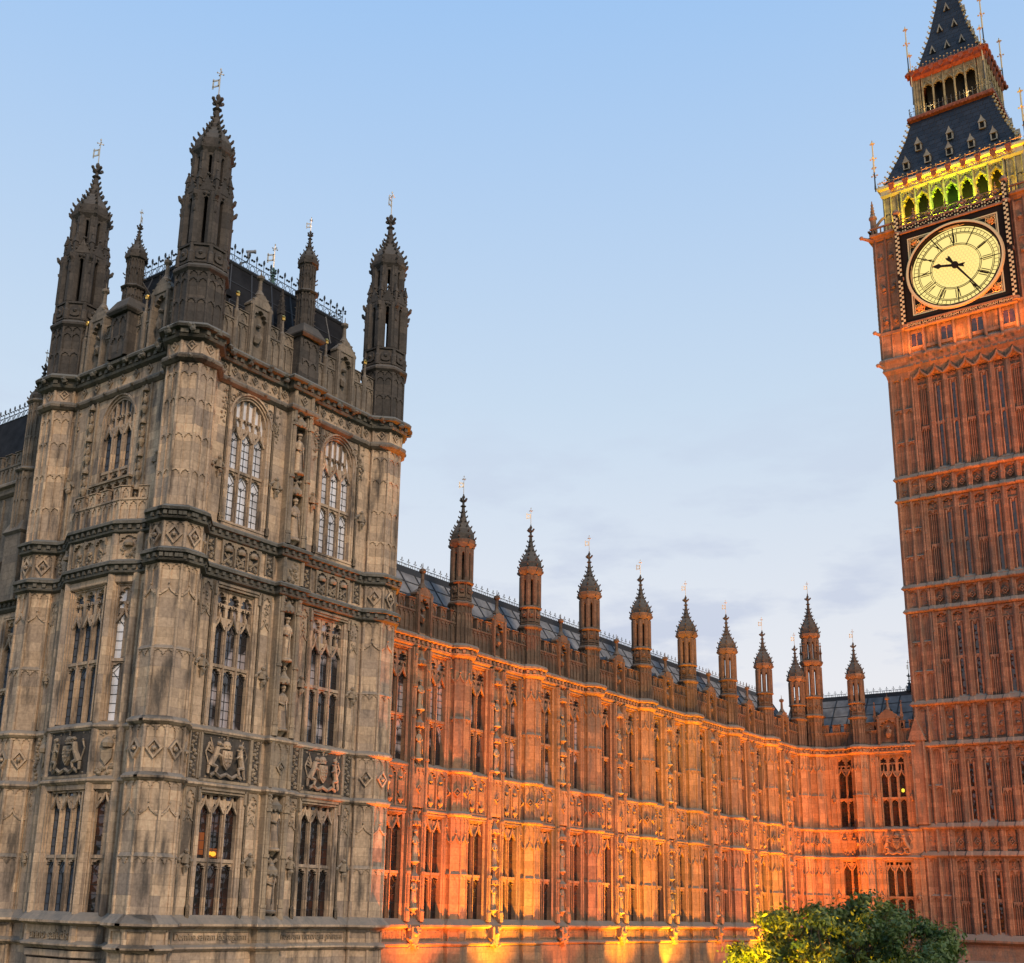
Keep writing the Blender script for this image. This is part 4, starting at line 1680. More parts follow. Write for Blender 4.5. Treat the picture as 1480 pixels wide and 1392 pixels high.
def pav_relief(seed):
    rnd = random.Random(seed)
    mb = MB()
    mb.push(T(0, YW))
    for c_ in PWC:
        for z in (3.90, 11.70):
            mb.box(c_ - 1.12, c_ + 1.12, -.10, .02, z - .08, z)
            mb.box(c_ - 1.12, c_ + 1.12, -.05, .02, z - .18, z - .12)
            for s_ in (-1, 1):
                mb.box(c_ + s_ * 1.12 - .05, c_ + s_ * 1.12 + .05, -.10, .02, z - .5, z)
                mb.rings(c_ + s_ * 1.24, -.01, [(.055, -.75), (.055, 3.9)], 6)
                mb.rings(c_ + s_ * 1.24, -.01, [(.055, 6.2), (.055, 11.7)], 6)
                mb.rings(c_ + s_ * 1.24, -.01, [(.055, 14.1), (.055, 19.8)], 6)
                mb.rings(c_ + s_ * 1.24, -.03, [(.09, 14.1), (.09, 14.4), (.055, 14.5)], 6)
                mb.rings(c_ + s_ * 1.24, -.03, [(.09, -.75), (.09, -.35), (.055, -.25)], 6)
        # tracery in the spandrels of the arched window
        for s_ in (-1, 1):
            for (dx, z) in ((.98, 19.35), (1.28, 18.9), (.72, 19.62)):
                xx = c_ + s_ * dx
                for q in range(8):
                    a = q * PI / 4
                    b = a + PI / 4
                    rr_ = .16 if dx > .8 else .10
                    mb.tube((xx + rr_ * math.cos(a), -.02, z + rr_ * math.sin(a)), (xx + rr_ * math.cos(b), -.02, z + rr_ * math.sin(b)), .035, n=4)
                mb.lump(xx, -.02, z, .06, rnd)
            foliage(mb, c_ + s_ * 1.45 - .12, c_ + s_ * 1.45 + .12, 18.2, 19.7, -.03, .07, 22, rnd)
        # strips: carved vine panels beside the arms, figures at transom height
        for s_ in (-1, 1):
            x = c_ + s_ * 1.53
            for z0, z1 in ((4.2, 5.9), (12.5, 13.4)):
                mb.box(x - .24, x - .19, -.07, .02, z0, z1)
                mb.box(x + .19, x + .24, -.07, .02, z0, z1)
                z = z0 + .1
                while z < z1 - .05:
                    mb.lump(x + .09 * math.sin(z * 9), -.03, z, .085, rnd)
                    mb.lump(x - .10 * math.sin(z * 9), -.02, z + .06, .05, rnd)
                    z += .15
            for z0, z1 in ((2.75, 3.85), (10.4, 11.7)):
                arch_plate(mb, x - .22, x + .22, z1 - .45, z1, -.06, .02, h=.36)
                foliage(mb, x - .15, x + .15, z0, z1 - .35, -.02, .055, 18, rnd)
                mb.poly(gable_pts(x - .24, x + .24, z0 - .1, .36, .07), -.05, .02)
            for z in (1.35, 8.5, 16.4):
                angel(mb, x, 0, z, 1.15, rnd)
            mb.rings(x + s_ * .26, -.01, [(.04, -.75), (.04, 3.9)], 6)
            mb.rings(x + s_ * .26, -.01, [(.04, 6.2), (.04, 11.7)], 6)
        # crowned panels under the arched window
        for i in range(3):
            FIELD.append((c_ + (i - 1) * .655, YW, 12.92, .27, .46))
            x = c_ + (i - 1) * .655
            for s_ in ((-1, 1) if i == 0 else (1,)):
                mb.box(x + s_ * .327 - .035, x + s_ * .327 + .035, -.10, .02, 12.45, 13.4)
            arch_plate(mb, x - .29, x + .29, 13.12, 13.4, -.09, .02, h=.24)
            mb.rings(x, -.04, [(.16, 12.98), (.19, 13.08), (.12, 13.2), (.03, 13.24)], 8)
            foliage(mb, x - .2, x + .2, 12.5, 12.9, -.02, .08, 14, rnd)
            for s_ in (-1, 1):
                mb.tube((x - s_ * .2, -.05, 12.55), (x + s_ * .2, -.05, 12.9), .035, n=5)
        # frame of the arms panel
        for za, zb in ((4.12, 4.22), (5.88, 5.98)):
            mb.box(c_ - 1.24, c_ + 1.24, -.10, .02, za, zb)
        for s_ in (-1, 1):
            xa = c_ + s_ * 1.22
            mb.box(xa - .05, xa + .05, -.10, .02, 4.2, 5.9)
    # quatrefoil frieze between the two top cornices
    for xa, xb in ((1.05, 4.92), (6.16, 10.05)):
        k = 7
        for i in range(k):
            x = xa + (xb - xa) * (i + .5) / k
            diamond(mb, x, 20.50, .17, -.06, .02, 1.15)
            if i in (0, k - 1):
                e = xa + (xb - xa) * (i + (1 if i == 0 else 0)) / k
                mb.box(e - .05, e + .05, -.09, .02, 20.2, 20.75)
            for dx, dz in ((-.22, .19), (.22, .19), (-.22, -.19), (.22, -.19)):
                mb.lump(x + dx, 0, 20.5 + dz, .05, rnd)
    # central buttress
    cx_ = 5.54
    mb.push(T(0, -.30))
    for z0, z1 in ((-.75, 3.9), (6.15, 11.8), (14.0, 19.85)):
        for s_ in (-1, 1):
            x = cx_ + s_ * .46
            mb.box(x - .16, x + .16, 0, .30, z0, z1)
            mb.rings(x, -.02, [(.14, z0), (.14, z0 + .35), (.09, z0 + .45), (.09, z1)], 8)
            mb.rings(x + s_ * .12, .02, [(.05, z0), (.05, z1)], 6)
            for z in (z0 + .48, (z0 + z1) / 2, z1 - .6):
                mb.rings(x, -.02, [(.14, z - .06), (.14, z + .06)], 8)
            foliage(mb, x - .1, x + .1, z1 - .5, z1, -.1, .055, 8, rnd)
        zm = (z0 + z1) / 2
        for za, zb in ((z0, zm - .1), (zm, z1)):
            mb.rings(cx_, .16, [(.05, za), (.2, za + .2), (.2, za + .28)], 8)
            mb.rings(cx_, .14, [(.20, zb - .62), (.27, zb - .56), (.27, zb - .4), (.14, zb - .26), (.02, zb)], 8)
            for i in range(5):
                a = -PI / 2 + (i - 2) * .7
                mb.lump(cx_ + .26 * math.cos(a), .14 + .26 * math.sin(a), zb - .6, .06, rnd)
            foliage(mb, cx_ - .2, cx_ + .2, zb - .1, zb + .1, .1, .07, 6, rnd)
    for z0, z1 in ((4.15, 5.95), (12.4, 13.4), (20.1, 20.75), (GZ, -1.0)):
        mb.box(cx_ - .60, cx_ + .60, 0, .30, z0, z1)
        if z0 > 0:
            for s_ in (-1, 1):
                mb.rings(cx_ + s_ * .5, -.02, [(.09, z0), (.09, z1)], 8)
    heads(mb, cx_ - .36, cx_ + .36, 5.6, 5.9, 2, -.05, 0)
    mb.box(cx_ - .02, cx_ + .02, -.04, 0, 4.2, 5.6)
    diamond(mb, cx_, 4.95, .24, -.08, 0)
    diamond(mb, cx_, 20.45, .2, -.07, 0, 1.1)
    foliage(mb, cx_ - .25, cx_ + .25, 12.5, 13.3, -.02, .09, 20, rnd)
    mb.pop()
    # inscription band frames and blackletter strokes
    for a, b in ((1.05, 4.85), (6.2, 10.05)):
        mb.box(a, b, -.06, 0, -1.20, -1.08)
        mb.box(a, b, -.06, 0, -1.72, -1.60)
        mb.box(a, a + .08, -.06, 0, -1.6, -1.2)
        mb.box(b - .08, b, -.06, 0, -1.6, -1.2)
    mb.pop()
    return mb


PR.put('carved_relief', pav_relief(21), M['carved'])
def shade_panel(x0, x1, z0, z1):
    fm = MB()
    fm.box(x0, x1, YW - .012, YW + .02, z0, z1)  # flat dark plate: soot, plus recess shade painted into its colour
    PR.put('soot_shade_panel', fm, M['soot'])


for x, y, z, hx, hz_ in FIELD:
    shade_panel(x - hx, x + hx, z - hz_, z + hz_)
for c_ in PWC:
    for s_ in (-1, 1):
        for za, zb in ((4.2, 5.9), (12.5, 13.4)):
            shade_panel(c_ + s_ * 1.53 - .19, c_ + s_ * 1.53 + .19, za, zb)
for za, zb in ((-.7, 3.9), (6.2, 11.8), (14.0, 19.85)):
    shade_panel(5.54 - .30, 5.54 + .30, za, zb)
for i, (x, z) in enumerate(((5.54, -.42), (5.54, 1.88), (5.54, 6.48), (5.54, 9.28), (5.54, 14.33), (5.54, 17.23))):
    PR.put('statue', statue_mesh(1.65, i + 3, None), M['stone'], x, YW - .18, z, smooth=True)
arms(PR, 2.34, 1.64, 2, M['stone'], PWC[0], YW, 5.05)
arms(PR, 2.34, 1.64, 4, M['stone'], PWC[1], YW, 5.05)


def lettering(fac, txt, x, y, z, h, width, mat, depth=.02, name='inscription', rz=0):
    cu = bpy.data.curves.new(name, 'FONT')
    cu.body = txt
    cu.size = 1.0
    cu.extrude = .5
    cu.align_x = 'CENTER'
    o = bpy.data.objects.new('tmp', cu)
    COL.objects.link(o)
    dg = bpy.context.evaluated_depsgraph_get()
    me = bpy.data.meshes.new_from_object(o.evaluated_get(dg))
    bpy.data.objects.remove(o)
    xs = [v_.co.x for v_ in me.vertices]
    ys = [v_.co.y for v_ in me.vertices]
    sx, sz = width / (max(xs) - min(xs)), h / (max(ys) - min(ys))
    mx_ = (max(xs) + min(xs)) / 2
    my_ = (max(ys) + min(ys)) / 2
    for v_ in me.vertices:
        xx, yy, dd = v_.co
        v_.co = ((xx - mx_) * sx, -dd * depth, (yy - my_) * sz)
    me.flip_normals()
    me.materials.clear()
    me.materials.append(mat)
    me.name = name
    return fac.put(name, me, None, x, y, z, rz)


lettering(PR, 'Domine salvam fac reginam', 2.95, YW - .02, -1.40, .34, 3.4, M['carved'], .05)
lettering(PR, 'nostram victoriam primam', 8.13, YW - .02, -1.40, .34, 3.4, M['carved'], .05)


# turret columns (lower part) on the corners
def pav_column():
    mb = MB()
    ks = range(8)
    shaft_core(mb, 0, 0, D1, GZ, -.7, .06)
    shaft(mb, 0, 0, D1, -.72, LV['B'] - .1, 'tall', ks, .06)
    shaft(mb, 0, 0, D1, LV['B'] + .1, LV['A'] - .12, 'band', ks, .06)
    shaft(mb, 0, 0, D1, LV['A'] + .12, PC['D'] - .3, 'tall', ks, .06)
    shaft(mb, 0, 0, D1, PC['D'] + .25, PC['E'] - .3, 'band', ks, .06)
    shaft(mb, 0, 0, D1 - .05, PC['E'] + .28, PC['F'] - .2, 'two', ks, .06)
    shaft_core(mb, 0, 0, D1, PC['F'] + .1, PC['G'], .06)
    a = D1 * .4142 - .1
    for fr in facet_frames(0, 0, D1 - .04, ks):
        mb.push(fr)
        diamond(mb, 0, 20.52, .2, -.03, .04, 1.1)
        for z in (-1.14, -1.66):
            mb.box(-a / 2, a / 2, -.04, .05, z - .05, z + .05)
        for s_ in (-1, 1):
            mb.box(s_ * a / 2 - .05, s_ * a / 2 + .05, -.04, .05, -1.66, -1.14)
        mb.pop()
    return mb


PCOL = pav_column().mesh('corner_buttress', M['stone'])


def pav_turret():
    """big corner turret above the cornice"""
    mb = MB()
    D = 1.96
    shaft(mb, 0, 0, D, 21.3, 23.75, 'squares', ks=range(8), rib=.05)
    octring(mb, 0, 0, D, [(0, 24.02), (.10, 23.90), (.10, 23.8), (0, 23.7), (-.1, 23.7), (-.1, 24.02)])
    mb.rings(0, 0, [(D / 2, 23.9), (.91, 24.15), (.91, 24.9)])
    for fr in facet_frames(0, 0, 1.84, range(8)):
        mb.push(fr)
        mb.box(-.33, .33, -.04, .04, 24.1, 24.18)
        mb.poly([(-.2, 24.30), (-.08, 24.24), (.08, 24.24), (.2, 24.30), (.2, 24.62), (.07, 24.75), (-.07, 24.75), (-.2, 24.62)], -.07, .04)
        mb.lump(0, -.07, 24.5, .1)
        mb.box(-.36, .36, -.06, .04, 24.84, 24.93)
        mb.pop()
    for i in range(8):
        a = PI / 8 + i * PI / 4
        x, y = .97 * math.cos(a), .97 * math.sin(a)
        mb.rings(x, y, [(.12, 24.05), (.12, 24.5), (.085, 24.6), (.085, 27.3)], 8)
        mb.rings(x * 1.04, y * 1.04, [(.04, 24.6), (.04, 27.3)], 6)
        mb.rings(x, y, [(.12, 26.85), (.12, 27.0)], 8)
        # gargoyle stub and pinnacle of the gablet stage
        crocket(mb, x * 1.04, y * 1.04, 27.05, a, 1.7)
        crocket(mb, x * 1.02, y * 1.02, 26.35, a, 1.0)
        mb.rings(x * .93, y * .93, [(.07, 27.2), (.07, 27.9)], 4)
        mb.rings(x * .93, y * .93, [(.10, 27.9), (.02, 28.35)], 4)
        mb.lump(x * .93, y * .93, 28.35, .06)
    open_stage(mb, 0, 0, 1.82, 24.95, 27.3, .24)
    for fr in facet_frames(0, 0, 1.80, range(8)):
        mb.push(fr)
        mb.box(-.34, .34, .0, .2, 27.2, 27.42)
        mb.poly([(-.34, 27.35), (.34, 27.35), (.08, 27.85), (0, 28.05), (-.08, 27.85)], -.02, .08)
        for q in (.3, .65):
            for s_ in (-1, 1):
                mb.lump(s_ * .34 * (1 - q * .8), -.02, 27.4 + q * .55, .055)
        mb.lump(0, -.02, 28.1, .07)
        mb.pop()
    rg = random.Random(11)
    for i in range(90):
        a = rg.uniform(0, 2 * PI)
        z = rg.uniform(27.15, 28.2)
        r_ = .93 - (z - 27.15) * .20
        mb.lump(r_ * math.cos(a), r_ * math.sin(a), z, rg.uniform(.04, .09), rg)
    for i in range(40):
        a = rg.uniform(0, 2 * PI)
        mb.lump(.72 * math.cos(a), .72 * math.sin(a), rg.uniform(29.2, 29.6), rg.uniform(.04, .08), rg)
    for j in range(6):
        for i in range(8):
            a = PI / 8 + i * PI / 4
            mb.lump(1.02 * math.cos(a), 1.02 * math.sin(a), 24.9 + j * .42, .05)
    mb.rings(0, 0, [(.85, 27.25), (.68, 27.6)])
    open_stage(mb, 0, 0, 1.42, 27.5, 29.35, .185)
    octring(mb, 0, 0, 1.42, [(0.02, 29.62), (.14, 29.56), (.12, 29.42), (.0, 29.25), (-.12, 29.2), (-.12, 29.62)])
    mb.rings(0, 0, [(.66, 29.3), (.66, 29.6)])
    for i in range(8):
        a = PI / 8 + i * PI / 4
        crocket(mb, .8 * math.cos(a), .8 * math.sin(a), 29.42, a, 1.4)
        crocket(mb, .74 * math.cos(a), .74 * math.sin(a), 28.8, a, 1.0)
    return mb


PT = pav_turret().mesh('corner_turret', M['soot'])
_sp = MB()
spire(_sp, 0, 0, 29.58, 32.5, 1.48, rows=7, cs=1.15)
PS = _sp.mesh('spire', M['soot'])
PV = vane_mesh(1.35, 1.35).mesh('weathervane', M['vane'])
for (x, y) in ((0, 0), (W1, 0), (0, W2)):
    p = Vector((PXN + x, PYN + y, 0)) - pav.location
    part('corner_buttress', PCOL, None, pav, p)
    t = part('corner_turret', PT, None, pav, p)
    part('spire', PS, None, t)
    part('weathervane', PV, None, t, (0, 0, 32.4), 8 * x - 20)


def mid_turret(dz=0.0):
    """square panelled base carrying a slim octagonal spirelet and back pinnacles"""
    mb = MB()
    mb.box(-.55, .55, -.55, .35, 21.3, 23.3)
    for s_ in (-1, 1):
        mb.rings(s_ * .5, -.52, [(.1, 21.3), (.1, 21.9), (.07, 22.0), (.07, 23.3)], 8)
    mb.box(-.03, .03, -.58, -.55, 21.5, 23.2)
    heads(mb, -.42, .42, 22.85, 23.15, 2, -.60, -.55)
    heads(mb, -.42, .42, 22.0, 22.25, 2, -.60, -.55)
    mb.push(T(0, -.1))
    mb.rings(0, 0, [(.62, 23.25), (.70, 23.35), (.70, 23.42), (.42, 23.95)], 4)
    mb.pop()
    mb.push(T(0, 0, dz))
    shaft(mb, 0, -.1, .84, 23.5, 25.6, 'two', range(8), .035)
    octring(mb, 0, -.1, .84, prof(STR, 25.6, .6))
    shaft(mb, 0, -.1, .74, 25.6, 26.9, 'two', range(8), .03)
    octring(mb, 0, -.1, .74, [(0, 27.15), (.09, 27.1), (.07, 26.95), (-.08, 26.85), (-.08, 27.15)])
    for i in range(8):
        a = PI / 8 + i * PI / 4
        crocket(mb, .42 * math.cos(a), -.1 + .42 * math.sin(a), 26.95, a, .6)
    pinnacle(mb, .62, .75, 21.3, 25.0, 26.4, .10, 4)
    mb.tube((.62, .7, 25.0), (.3, .1, 25.9), .06, n=4)
    pinnacle(mb, -.62, .75, 21.3, 24.6, 25.8, .10, 4)
    for z in (24.2, 24.8, 25.4, 26.2):
        for i in range(8):
            a = PI / 8 + i * PI / 4
            crocket(mb, .43 * math.cos(a), -.1 + .43 * math.sin(a), z, a, .5)
    mb.pop()
    return mb


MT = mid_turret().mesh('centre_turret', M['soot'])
MTL = mid_turret(-1.0).mesh('centre_turret', M['soot'])
_sp = MB()
spire(_sp, 0, -.1, 27.1, 28.75, .78, rows=5, cs=.6)
MS = _sp.mesh('spire', M['soot'])
MV = vane_mesh(.75, .8).mesh('weathervane', M['vane'])
for fac_, x, rzv in ((PR, 5.54, 0), (PL, 4.14, 0)):
    dz_ = 0.0 if fac_ is PR else -1.0
    t = fac_.put('centre_turret', MT if fac_ is PR else MTL, None, x, -.15)
    part('spire', MS, None, t, (0, 0, dz_))
    part('weathervane', MV, None, t, (0, -.1, 28.65 + dz_))


pn = MB()
pn.rings(0, 0, [(.11, 21.4), (.11, 23.15), (.06, 23.25), (.035, 23.85)], 8)
PNm = pn.mesh('parapet_pinnacle', M['parapet'])
gb = MB()
gb.lump(0, 0, 23.95, .10)
gb.rings(0, 0, [(.07, 23.8), (.09, 23.88)], 8)
GBm = gb.mesh('gilded_ball', M['gold'])


def pav_top(fac_, runs, gabs, pins, seed):
    rnd = random.Random(seed)
    for a, b in runs:
        mb = MB()
        parapet_run(mb, a, b, 21.35, 22.75, 23.25, rnd, .50, .34)
        fac_.put('parapet', mb, M['parapet'], 0, YW + .08)
    for g_ in gabs:
        mb = MB()
        gablet(mb, 0, 1.15, 21.35, 23.75, 24.35, rnd)
        fac_.put('gabled_niche', mb, M['parapet'], g_, YW + .08)
    for x in pins:
        o = fac_.put('parapet_pinnacle', PNm, None, x, YW)
        part('gilded_ball', GBm, None, o)


pav_top(PR, ((1.0, 2.37), (3.53, 4.95), (6.15, 7.55), (8.71, 10.1)), PWC, (1.72, 4.3, 6.95, 9.5), 31)
pav_top(PL, ((.95, 1.5), (2.6, 3.6), (4.7, 5.7), (6.8, 7.3)), (2.05, 6.25), (1.1, 3.1, 5.2), 32)

# ---- left-hand face: canted bay below, recessed arched window above
PL.put('wall', pav_wall(0, W2, (4.14,), HW - .08, ((13.9, 19.95),)), M['stone'])
put_window(PL, 'pupl', 4.14, ((3, .655, .48, 16.05, 16.5, 18.05, 19.60), dict(arched=True, y_g=.22)), 'blue', YW)


def canted_bay():
    mb = MB()
    pts = [(1.75, YW + .3)] + bay + [(6.60, YW + .3)]
    poly = [Vector(p) for p in [(1.75, YW + .2), (2.75, oy + .40), (5.60, oy + .40), (6.60, YW + .2), (6.6, .5), (1.75, .5)]]
    n = len(poly)
    for z0, z1 in ((-1.9, -.72), (3.7, 6.15), (11.5, 13.9)):
        q = [(1.75, YW), (2.75, oy), (5.60, oy), (6.60, YW), (6.6, .4), (1.75, .4)]
        vs = [(x, y, z0) for x, y in q] + [(x, y, z1) for x, y in q]
        mb.add(vs, [tuple(range(5, -1, -1)), tuple(range(6, 12))] + [(i, (i + 1) % 6, 6 + (i + 1) % 6, 6 + i) for i in range(6)])
    # corner posts
    for x, y in ((1.85, YW - .02), (2.80, oy + .08), (5.55, oy + .08), (6.50, YW - .02)):
        mb.rings(x, y, [(.17, -1.8), (.17, 13.8)], 8)
        mb.rings(x, y - .12, [(.07, -.7), (.07, 3.9)], 6)
        mb.rings(x, y - .12, [(.07, 6.1), (.07, 11.8)], 6)
    # moulded underside
    for k_, (s_, z) in enumerate(((1.0, -1.95), (.93, -2.25), (.84, -2.5), (.7, -2.8), (.5, -3.2))):
        q = [(4.17 + (x - 4.17) * (1 - .07 * k_), y * s_ + (1 - s_) * .0) for x, y in ((1.75, YW), (2.75, oy), (5.6, oy), (6.6, YW))]
        q += [(q[3][0], .3), (q[0][0], .3)]
        vs = [(x, y, z - .22) for x, y in q] + [(x, y, z) for x, y in q]
        mb.add(vs, [tuple(range(5, -1, -1)), tuple(range(6, 12))] + [(i, (i + 1) % 6, 6 + (i + 1) % 6, 6 + i) for i in range(6)])
    # battlemented balcony on top
    rnd = random.Random(8)
    for a, b in zip(bay, bay[1:]):
        a, b = Vector(a), Vector(b)
        d = b - a
        mb.push(T(a.x, a.y) @ RZ(math.degrees(math.atan2(d.y, d.x))))
        parapet_run(mb, 0.02, d.length - .02, 13.95, 14.85, 15.35, rnd, .45, .35, y0=-.02, y1=.16)
        mb.pop()
    return mb


bw_ = PL.put('bay_window', canted_bay(), M['stone'])
OL = ((3, .70, .50, -.72, 1.30, 3.05, 3.62), {})
OM = ((3, .70, .50, 6.20, 8.50, 9.95, 11.40), {})
SL_ = ((1, .70, .64, -.72, 1.30, 3.05, 3.62), {})
SM_ = ((1, .70, .64, 6.20, 8.50, 9.95, 11.40), {})
put_window(PL, 'ol', 4.14, OL, 'blue', oy + .02)
put_window(PL, 'om', 4.14, OM, 'blue', oy + .02)
ang = math.degrees(math.atan2(YW - oy, 1.0))
for cxx, a_ in ((6.10, ang), (2.25, -ang)):
    y_ = (YW + oy) / 2 + .04
    put_window(PL, 'sl', cxx, SL_, 'glass' if cxx > 4 else 'blue', y_, 0, 'stone', a_)
    put_window(PL, 'sm', cxx, SM_, 'blinds_and_sky' if cxx > 4 else 'blue', y_, 0, 'stone', a_)


def left_relief(seed):
    rnd = random.Random(seed)
    mb = MB()
    mb.push(T(0, YW))
    for xa, xb in ((1.02, 1.5), (6.85, 7.25)):
        side_panels(mb, xa, xb, 0, rnd)
        for z0, z1 in ((4.2, 5.9), (12.5, 13.4)):
            z = z0 + .1
            while z < z1:
                mb.lump((xa + xb) / 2 + .07 * math.sin(z * 9), -.03, z, .085, rnd)
                z += .15
    # statues' canopies and carved strips flanking the upper window
    for x in (2.35, 5.9):
        for z in (14.6, 16.0, 17.4, 18.8):
            mb.rings(x, -.08, [(.04, z - .3), (.12, z - .12), (.13, z), (.06, z + .08)], 8)
            mb.lump(x, -.08, z + .28, .10, rnd, sz=2.2)
            mb.lump(x, -.10, z + .52, .06)
            mb.rings(x, -.08, [(.13, z + .68), (.13, z + .76), (.03, z + .98)], 8)
        for s_ in (-1, 1):
            mb.rings(x + s_ * .28, -.03, [(.05, 14), (.05, 19.8)], 6)
    for x in (1.25, 7.0):
        mb.rings(x, -.02, [(.05, 14), (.05, 19.8)], 6)
        foliage(mb, x - .15, x + .15, 18.6, 19.7, -.03, .07, 16, rnd)
        angel(mb, x, 0, 16.4, 1.1, rnd)
    k = 7
    for i in range(k):
        x = 1.1 + 6.1 * (i + .5) / k
        diamond(mb, x, 20.5, .2, -.06, .02, 1.1)
    # crowned panels and sill tracery under the upper window
    for i in range(5):
        x = 4.14 + (i - 2) * .5
        arch_plate(mb, x - .24, x + .24, 15.6, 15.95, -.12, .02, h=.3)
        mb.lump(x, -.1, 15.5, .09, rnd)
    mb.box(2.8, 5.5, -.2, .02, 15.93, 16.02)
    mb.pop()
    mb.push(T(0, oy))
    for i in range(4):
        x = 3.05 + i * .70 if i < 3 else 0
        if i == 3:
            continue
        arch_plate(mb, x - .0, x + .62, 13.05, 13.35, -.10, .02, h=.25)
        mb.lump(x + .31, -.03, 12.85, .13, rnd)
        foliage(mb, x + .08, x + .55, 12.45, 12.75, -.02, .07, 10, rnd)
        mb.box(x - .05, x, -.1, .02, 12.4, 13.4)
    for za, zb in ((4.12, 4.22), (5.88, 5.98)):
        mb.box(2.8, 5.55, -.10, .02, za, zb)
    mb.pop()
    # arms panel on the canted side towards the viewer
    for cxx, a2 in ((6.10, ang), (2.25, -ang)):
        mb.push(T(cxx, (YW + oy) / 2) @ RZ(a2))
        mb.rings(0, -.06, [(.2, 5.2), (.24, 5.35), (.15, 5.5), (.03, 5.6)], 8)
        mb.poly([(-.22, 5.15), (.22, 5.15), (.2, 4.8), (0, 4.55), (-.2, 4.8)], -.12, 0)
        foliage(mb, -.38, .38, 4.25, 4.6, -.03, .09, 18, rnd)
        foliage(mb, -.38, .38, 5.5, 5.85, -.03, .07, 12, rnd)
        foliage(mb, -.3, .3, 12.5, 12.8, -.03, .08, 14, rnd)
        mb.rings(0, -.05, [(.18, 12.9), (.2, 13.0), (.1, 13.15)], 8)
        arch_plate(mb, -.38, .38, 13.05, 13.38, -.08, .0, h=.28)
        mb.pop()
    return mb


PL.put('carved_relief', left_relief(44), M['carved'])
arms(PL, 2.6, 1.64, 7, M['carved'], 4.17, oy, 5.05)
lettering(PL, 'anno salutis', 4.17, oy - .03, -1.40, .34, 2.3, M['carved'], .05)

# roof: steep mansard with an iron-crested flat top
mr = MB()
zt_ = 26.5
q0 = [(.75, .75), (10.33, .75), (10.33, 8.6), (.75, 8.6)]
q1 = [(1.65, 1.65), (9.8, 1.65), (9.8, 7.0), (1.65, 7.0)]
vs = [(x, y, 21.4) for x, y in q0] + [(x, y, 22.4) for x, y in q0] + [(x, y, zt_) for x, y in q1]
mr.add(vs, [(3, 2, 1, 0)] + [(i, (i + 1) % 4, 4 + (i + 1) % 4, 4 + i) for i in range(4)] + [(4 + i, 4 + (i + 1) % 4, 8 + (i + 1) % 4, 8 + i) for i in range(4)] + [(8, 9, 10, 11)])
roof = PR.put('roof', mr, M['slate'])
sm = MB()
for i in range(8):
    t = i / 7
    sm.tube((.75 + 9.58 * t, .75, 22.4), (1.65 + 8.15 * t, 1.65, zt_), .04, n=5)
    sm.tube((.75, .75 + 7.85 * t, 22.4), (1.65, 1.65 + 5.35 * t, zt_), .04, n=5)
for t in (.25, .5, .75):
    sm.tube((.75 + .9 * t, .75 + .9 * t, 22.4 + 4.1 * t), (10.33 - .53 * t, .75 + .9 * t, 22.4 + 4.1 * t), .03, n=5)
    sm.tube((.75 + .9 * t, .75 + .9 * t, 22.4 + 4.1 * t), (.75 + .9 * t, 8.6 - 1.6 * t, 22.4 + 4.1 * t), .03, n=5)
for a_, b_ in ((q1[0], q1[1]), (q1[0], q1[3]), (q1[1], q1[2]), (q1[3], q1[2])):
    sm.tube((*a_, zt_), (*b_, zt_), .10, n=6)
part('roof_seams', sm, M['seam'], roof)
c = MB()
for a_, b_ in ((q1[0], q1[1]), (q1[0], q1[3]), (q1[1], q1[2]), (q1[3], q1[2])):
    cresting(c, a_, b_, zt_ + .05, .85, .42)
PR.put('roof_cresting', c, M['iron'])
# lucarnes on the slope
dm = MB()
dm.box(-.22, .22, -.1, .9, -.5, .5)
dm.poly([(-.32, .45), (.32, .45), (0, 1.0)], -.2, .8)
DM = dm.mesh('roof_dormer', M['slate'])
for x in (2.0, 4.1, 7.0, 8.6):
    PR.put('roof_dormer', DM, None, x, 1.0, 23.9)
# copper lantern with its own vane on the flat roof
ln = MB()
ln.rings(0, 0, [(.6, 26.4), (.6, 26.6), (.45, 27.0)], 8)
for i in range(8):
    a = PI / 8 + i * PI / 4
    ln.rings(.5 * math.cos(a), .5 * math.sin(a), [(.05, 26.5), (.02, 27.3)], 6)
spire(ln, 0, 0, 26.95, 28.5, .95, rows=4, cs=.75)
lo = PR.put('roof_lantern', ln, M['copper'], 6.6, 3.2)
part('weathervane', PV, None, lo, (0, 0, 28.4), -10)

# ------------------------------------------------------------------ RIVER RANGE beyond the pavilion's far turret
riv = empty('river_range', (27.5, 50.0, GZ), 'grey range at the far left edge with a slim turret and dark crested roof', 'palace range')
RV = Fac(riv, 27.45, 56.2, -90)      # local x = 56.2 - Y ; pavilion turret at 13.05
rvp = [(0, 0), (12.2, 0)]
facade_trim(RV, rvp, mat='stone', corn_mat='black_stone', cz=11.9)
RV.put('wall', wing_bay_wall(0, 12.2, (1.6, 4.9, 7.2, 10.6), .62), M['stone'])
for c_ in (1.6, 4.9, 7.2, 10.6):
    put_window(RV, 'wlow', c_, W_LOW, 'glass', mat='stone')
    put_window(RV, 'wup', c_, W_UP, 'blue', mat='stone')
mb = MB()
parapet_run(mb, 0, 12.2, 12.2, 13.4, 14.0, random.Random(3))
RV.put('parapet', mb, M['parapet'])
mb = MB()
mb.box(0, 9.6, 1.0, 6.0, 12.0, 18.2)
for i in range(12):
    mb.box(.4 + i * .8, .5 + i * .8, .92, 1.0, 12.5, 17.6)
mb.sweep([(0, 1.0), (9.6, 1.0), (9.6, 6)], prof(CORN, 18.0))
mb.push(T(0, 1.0))
parapet_run(mb, 0, 9.6, 18.3, 19.2, 19.8, random.Random(5))
mb.pop()
RV.put('upper_storey', mb, M['parapet'])
mb = MB()
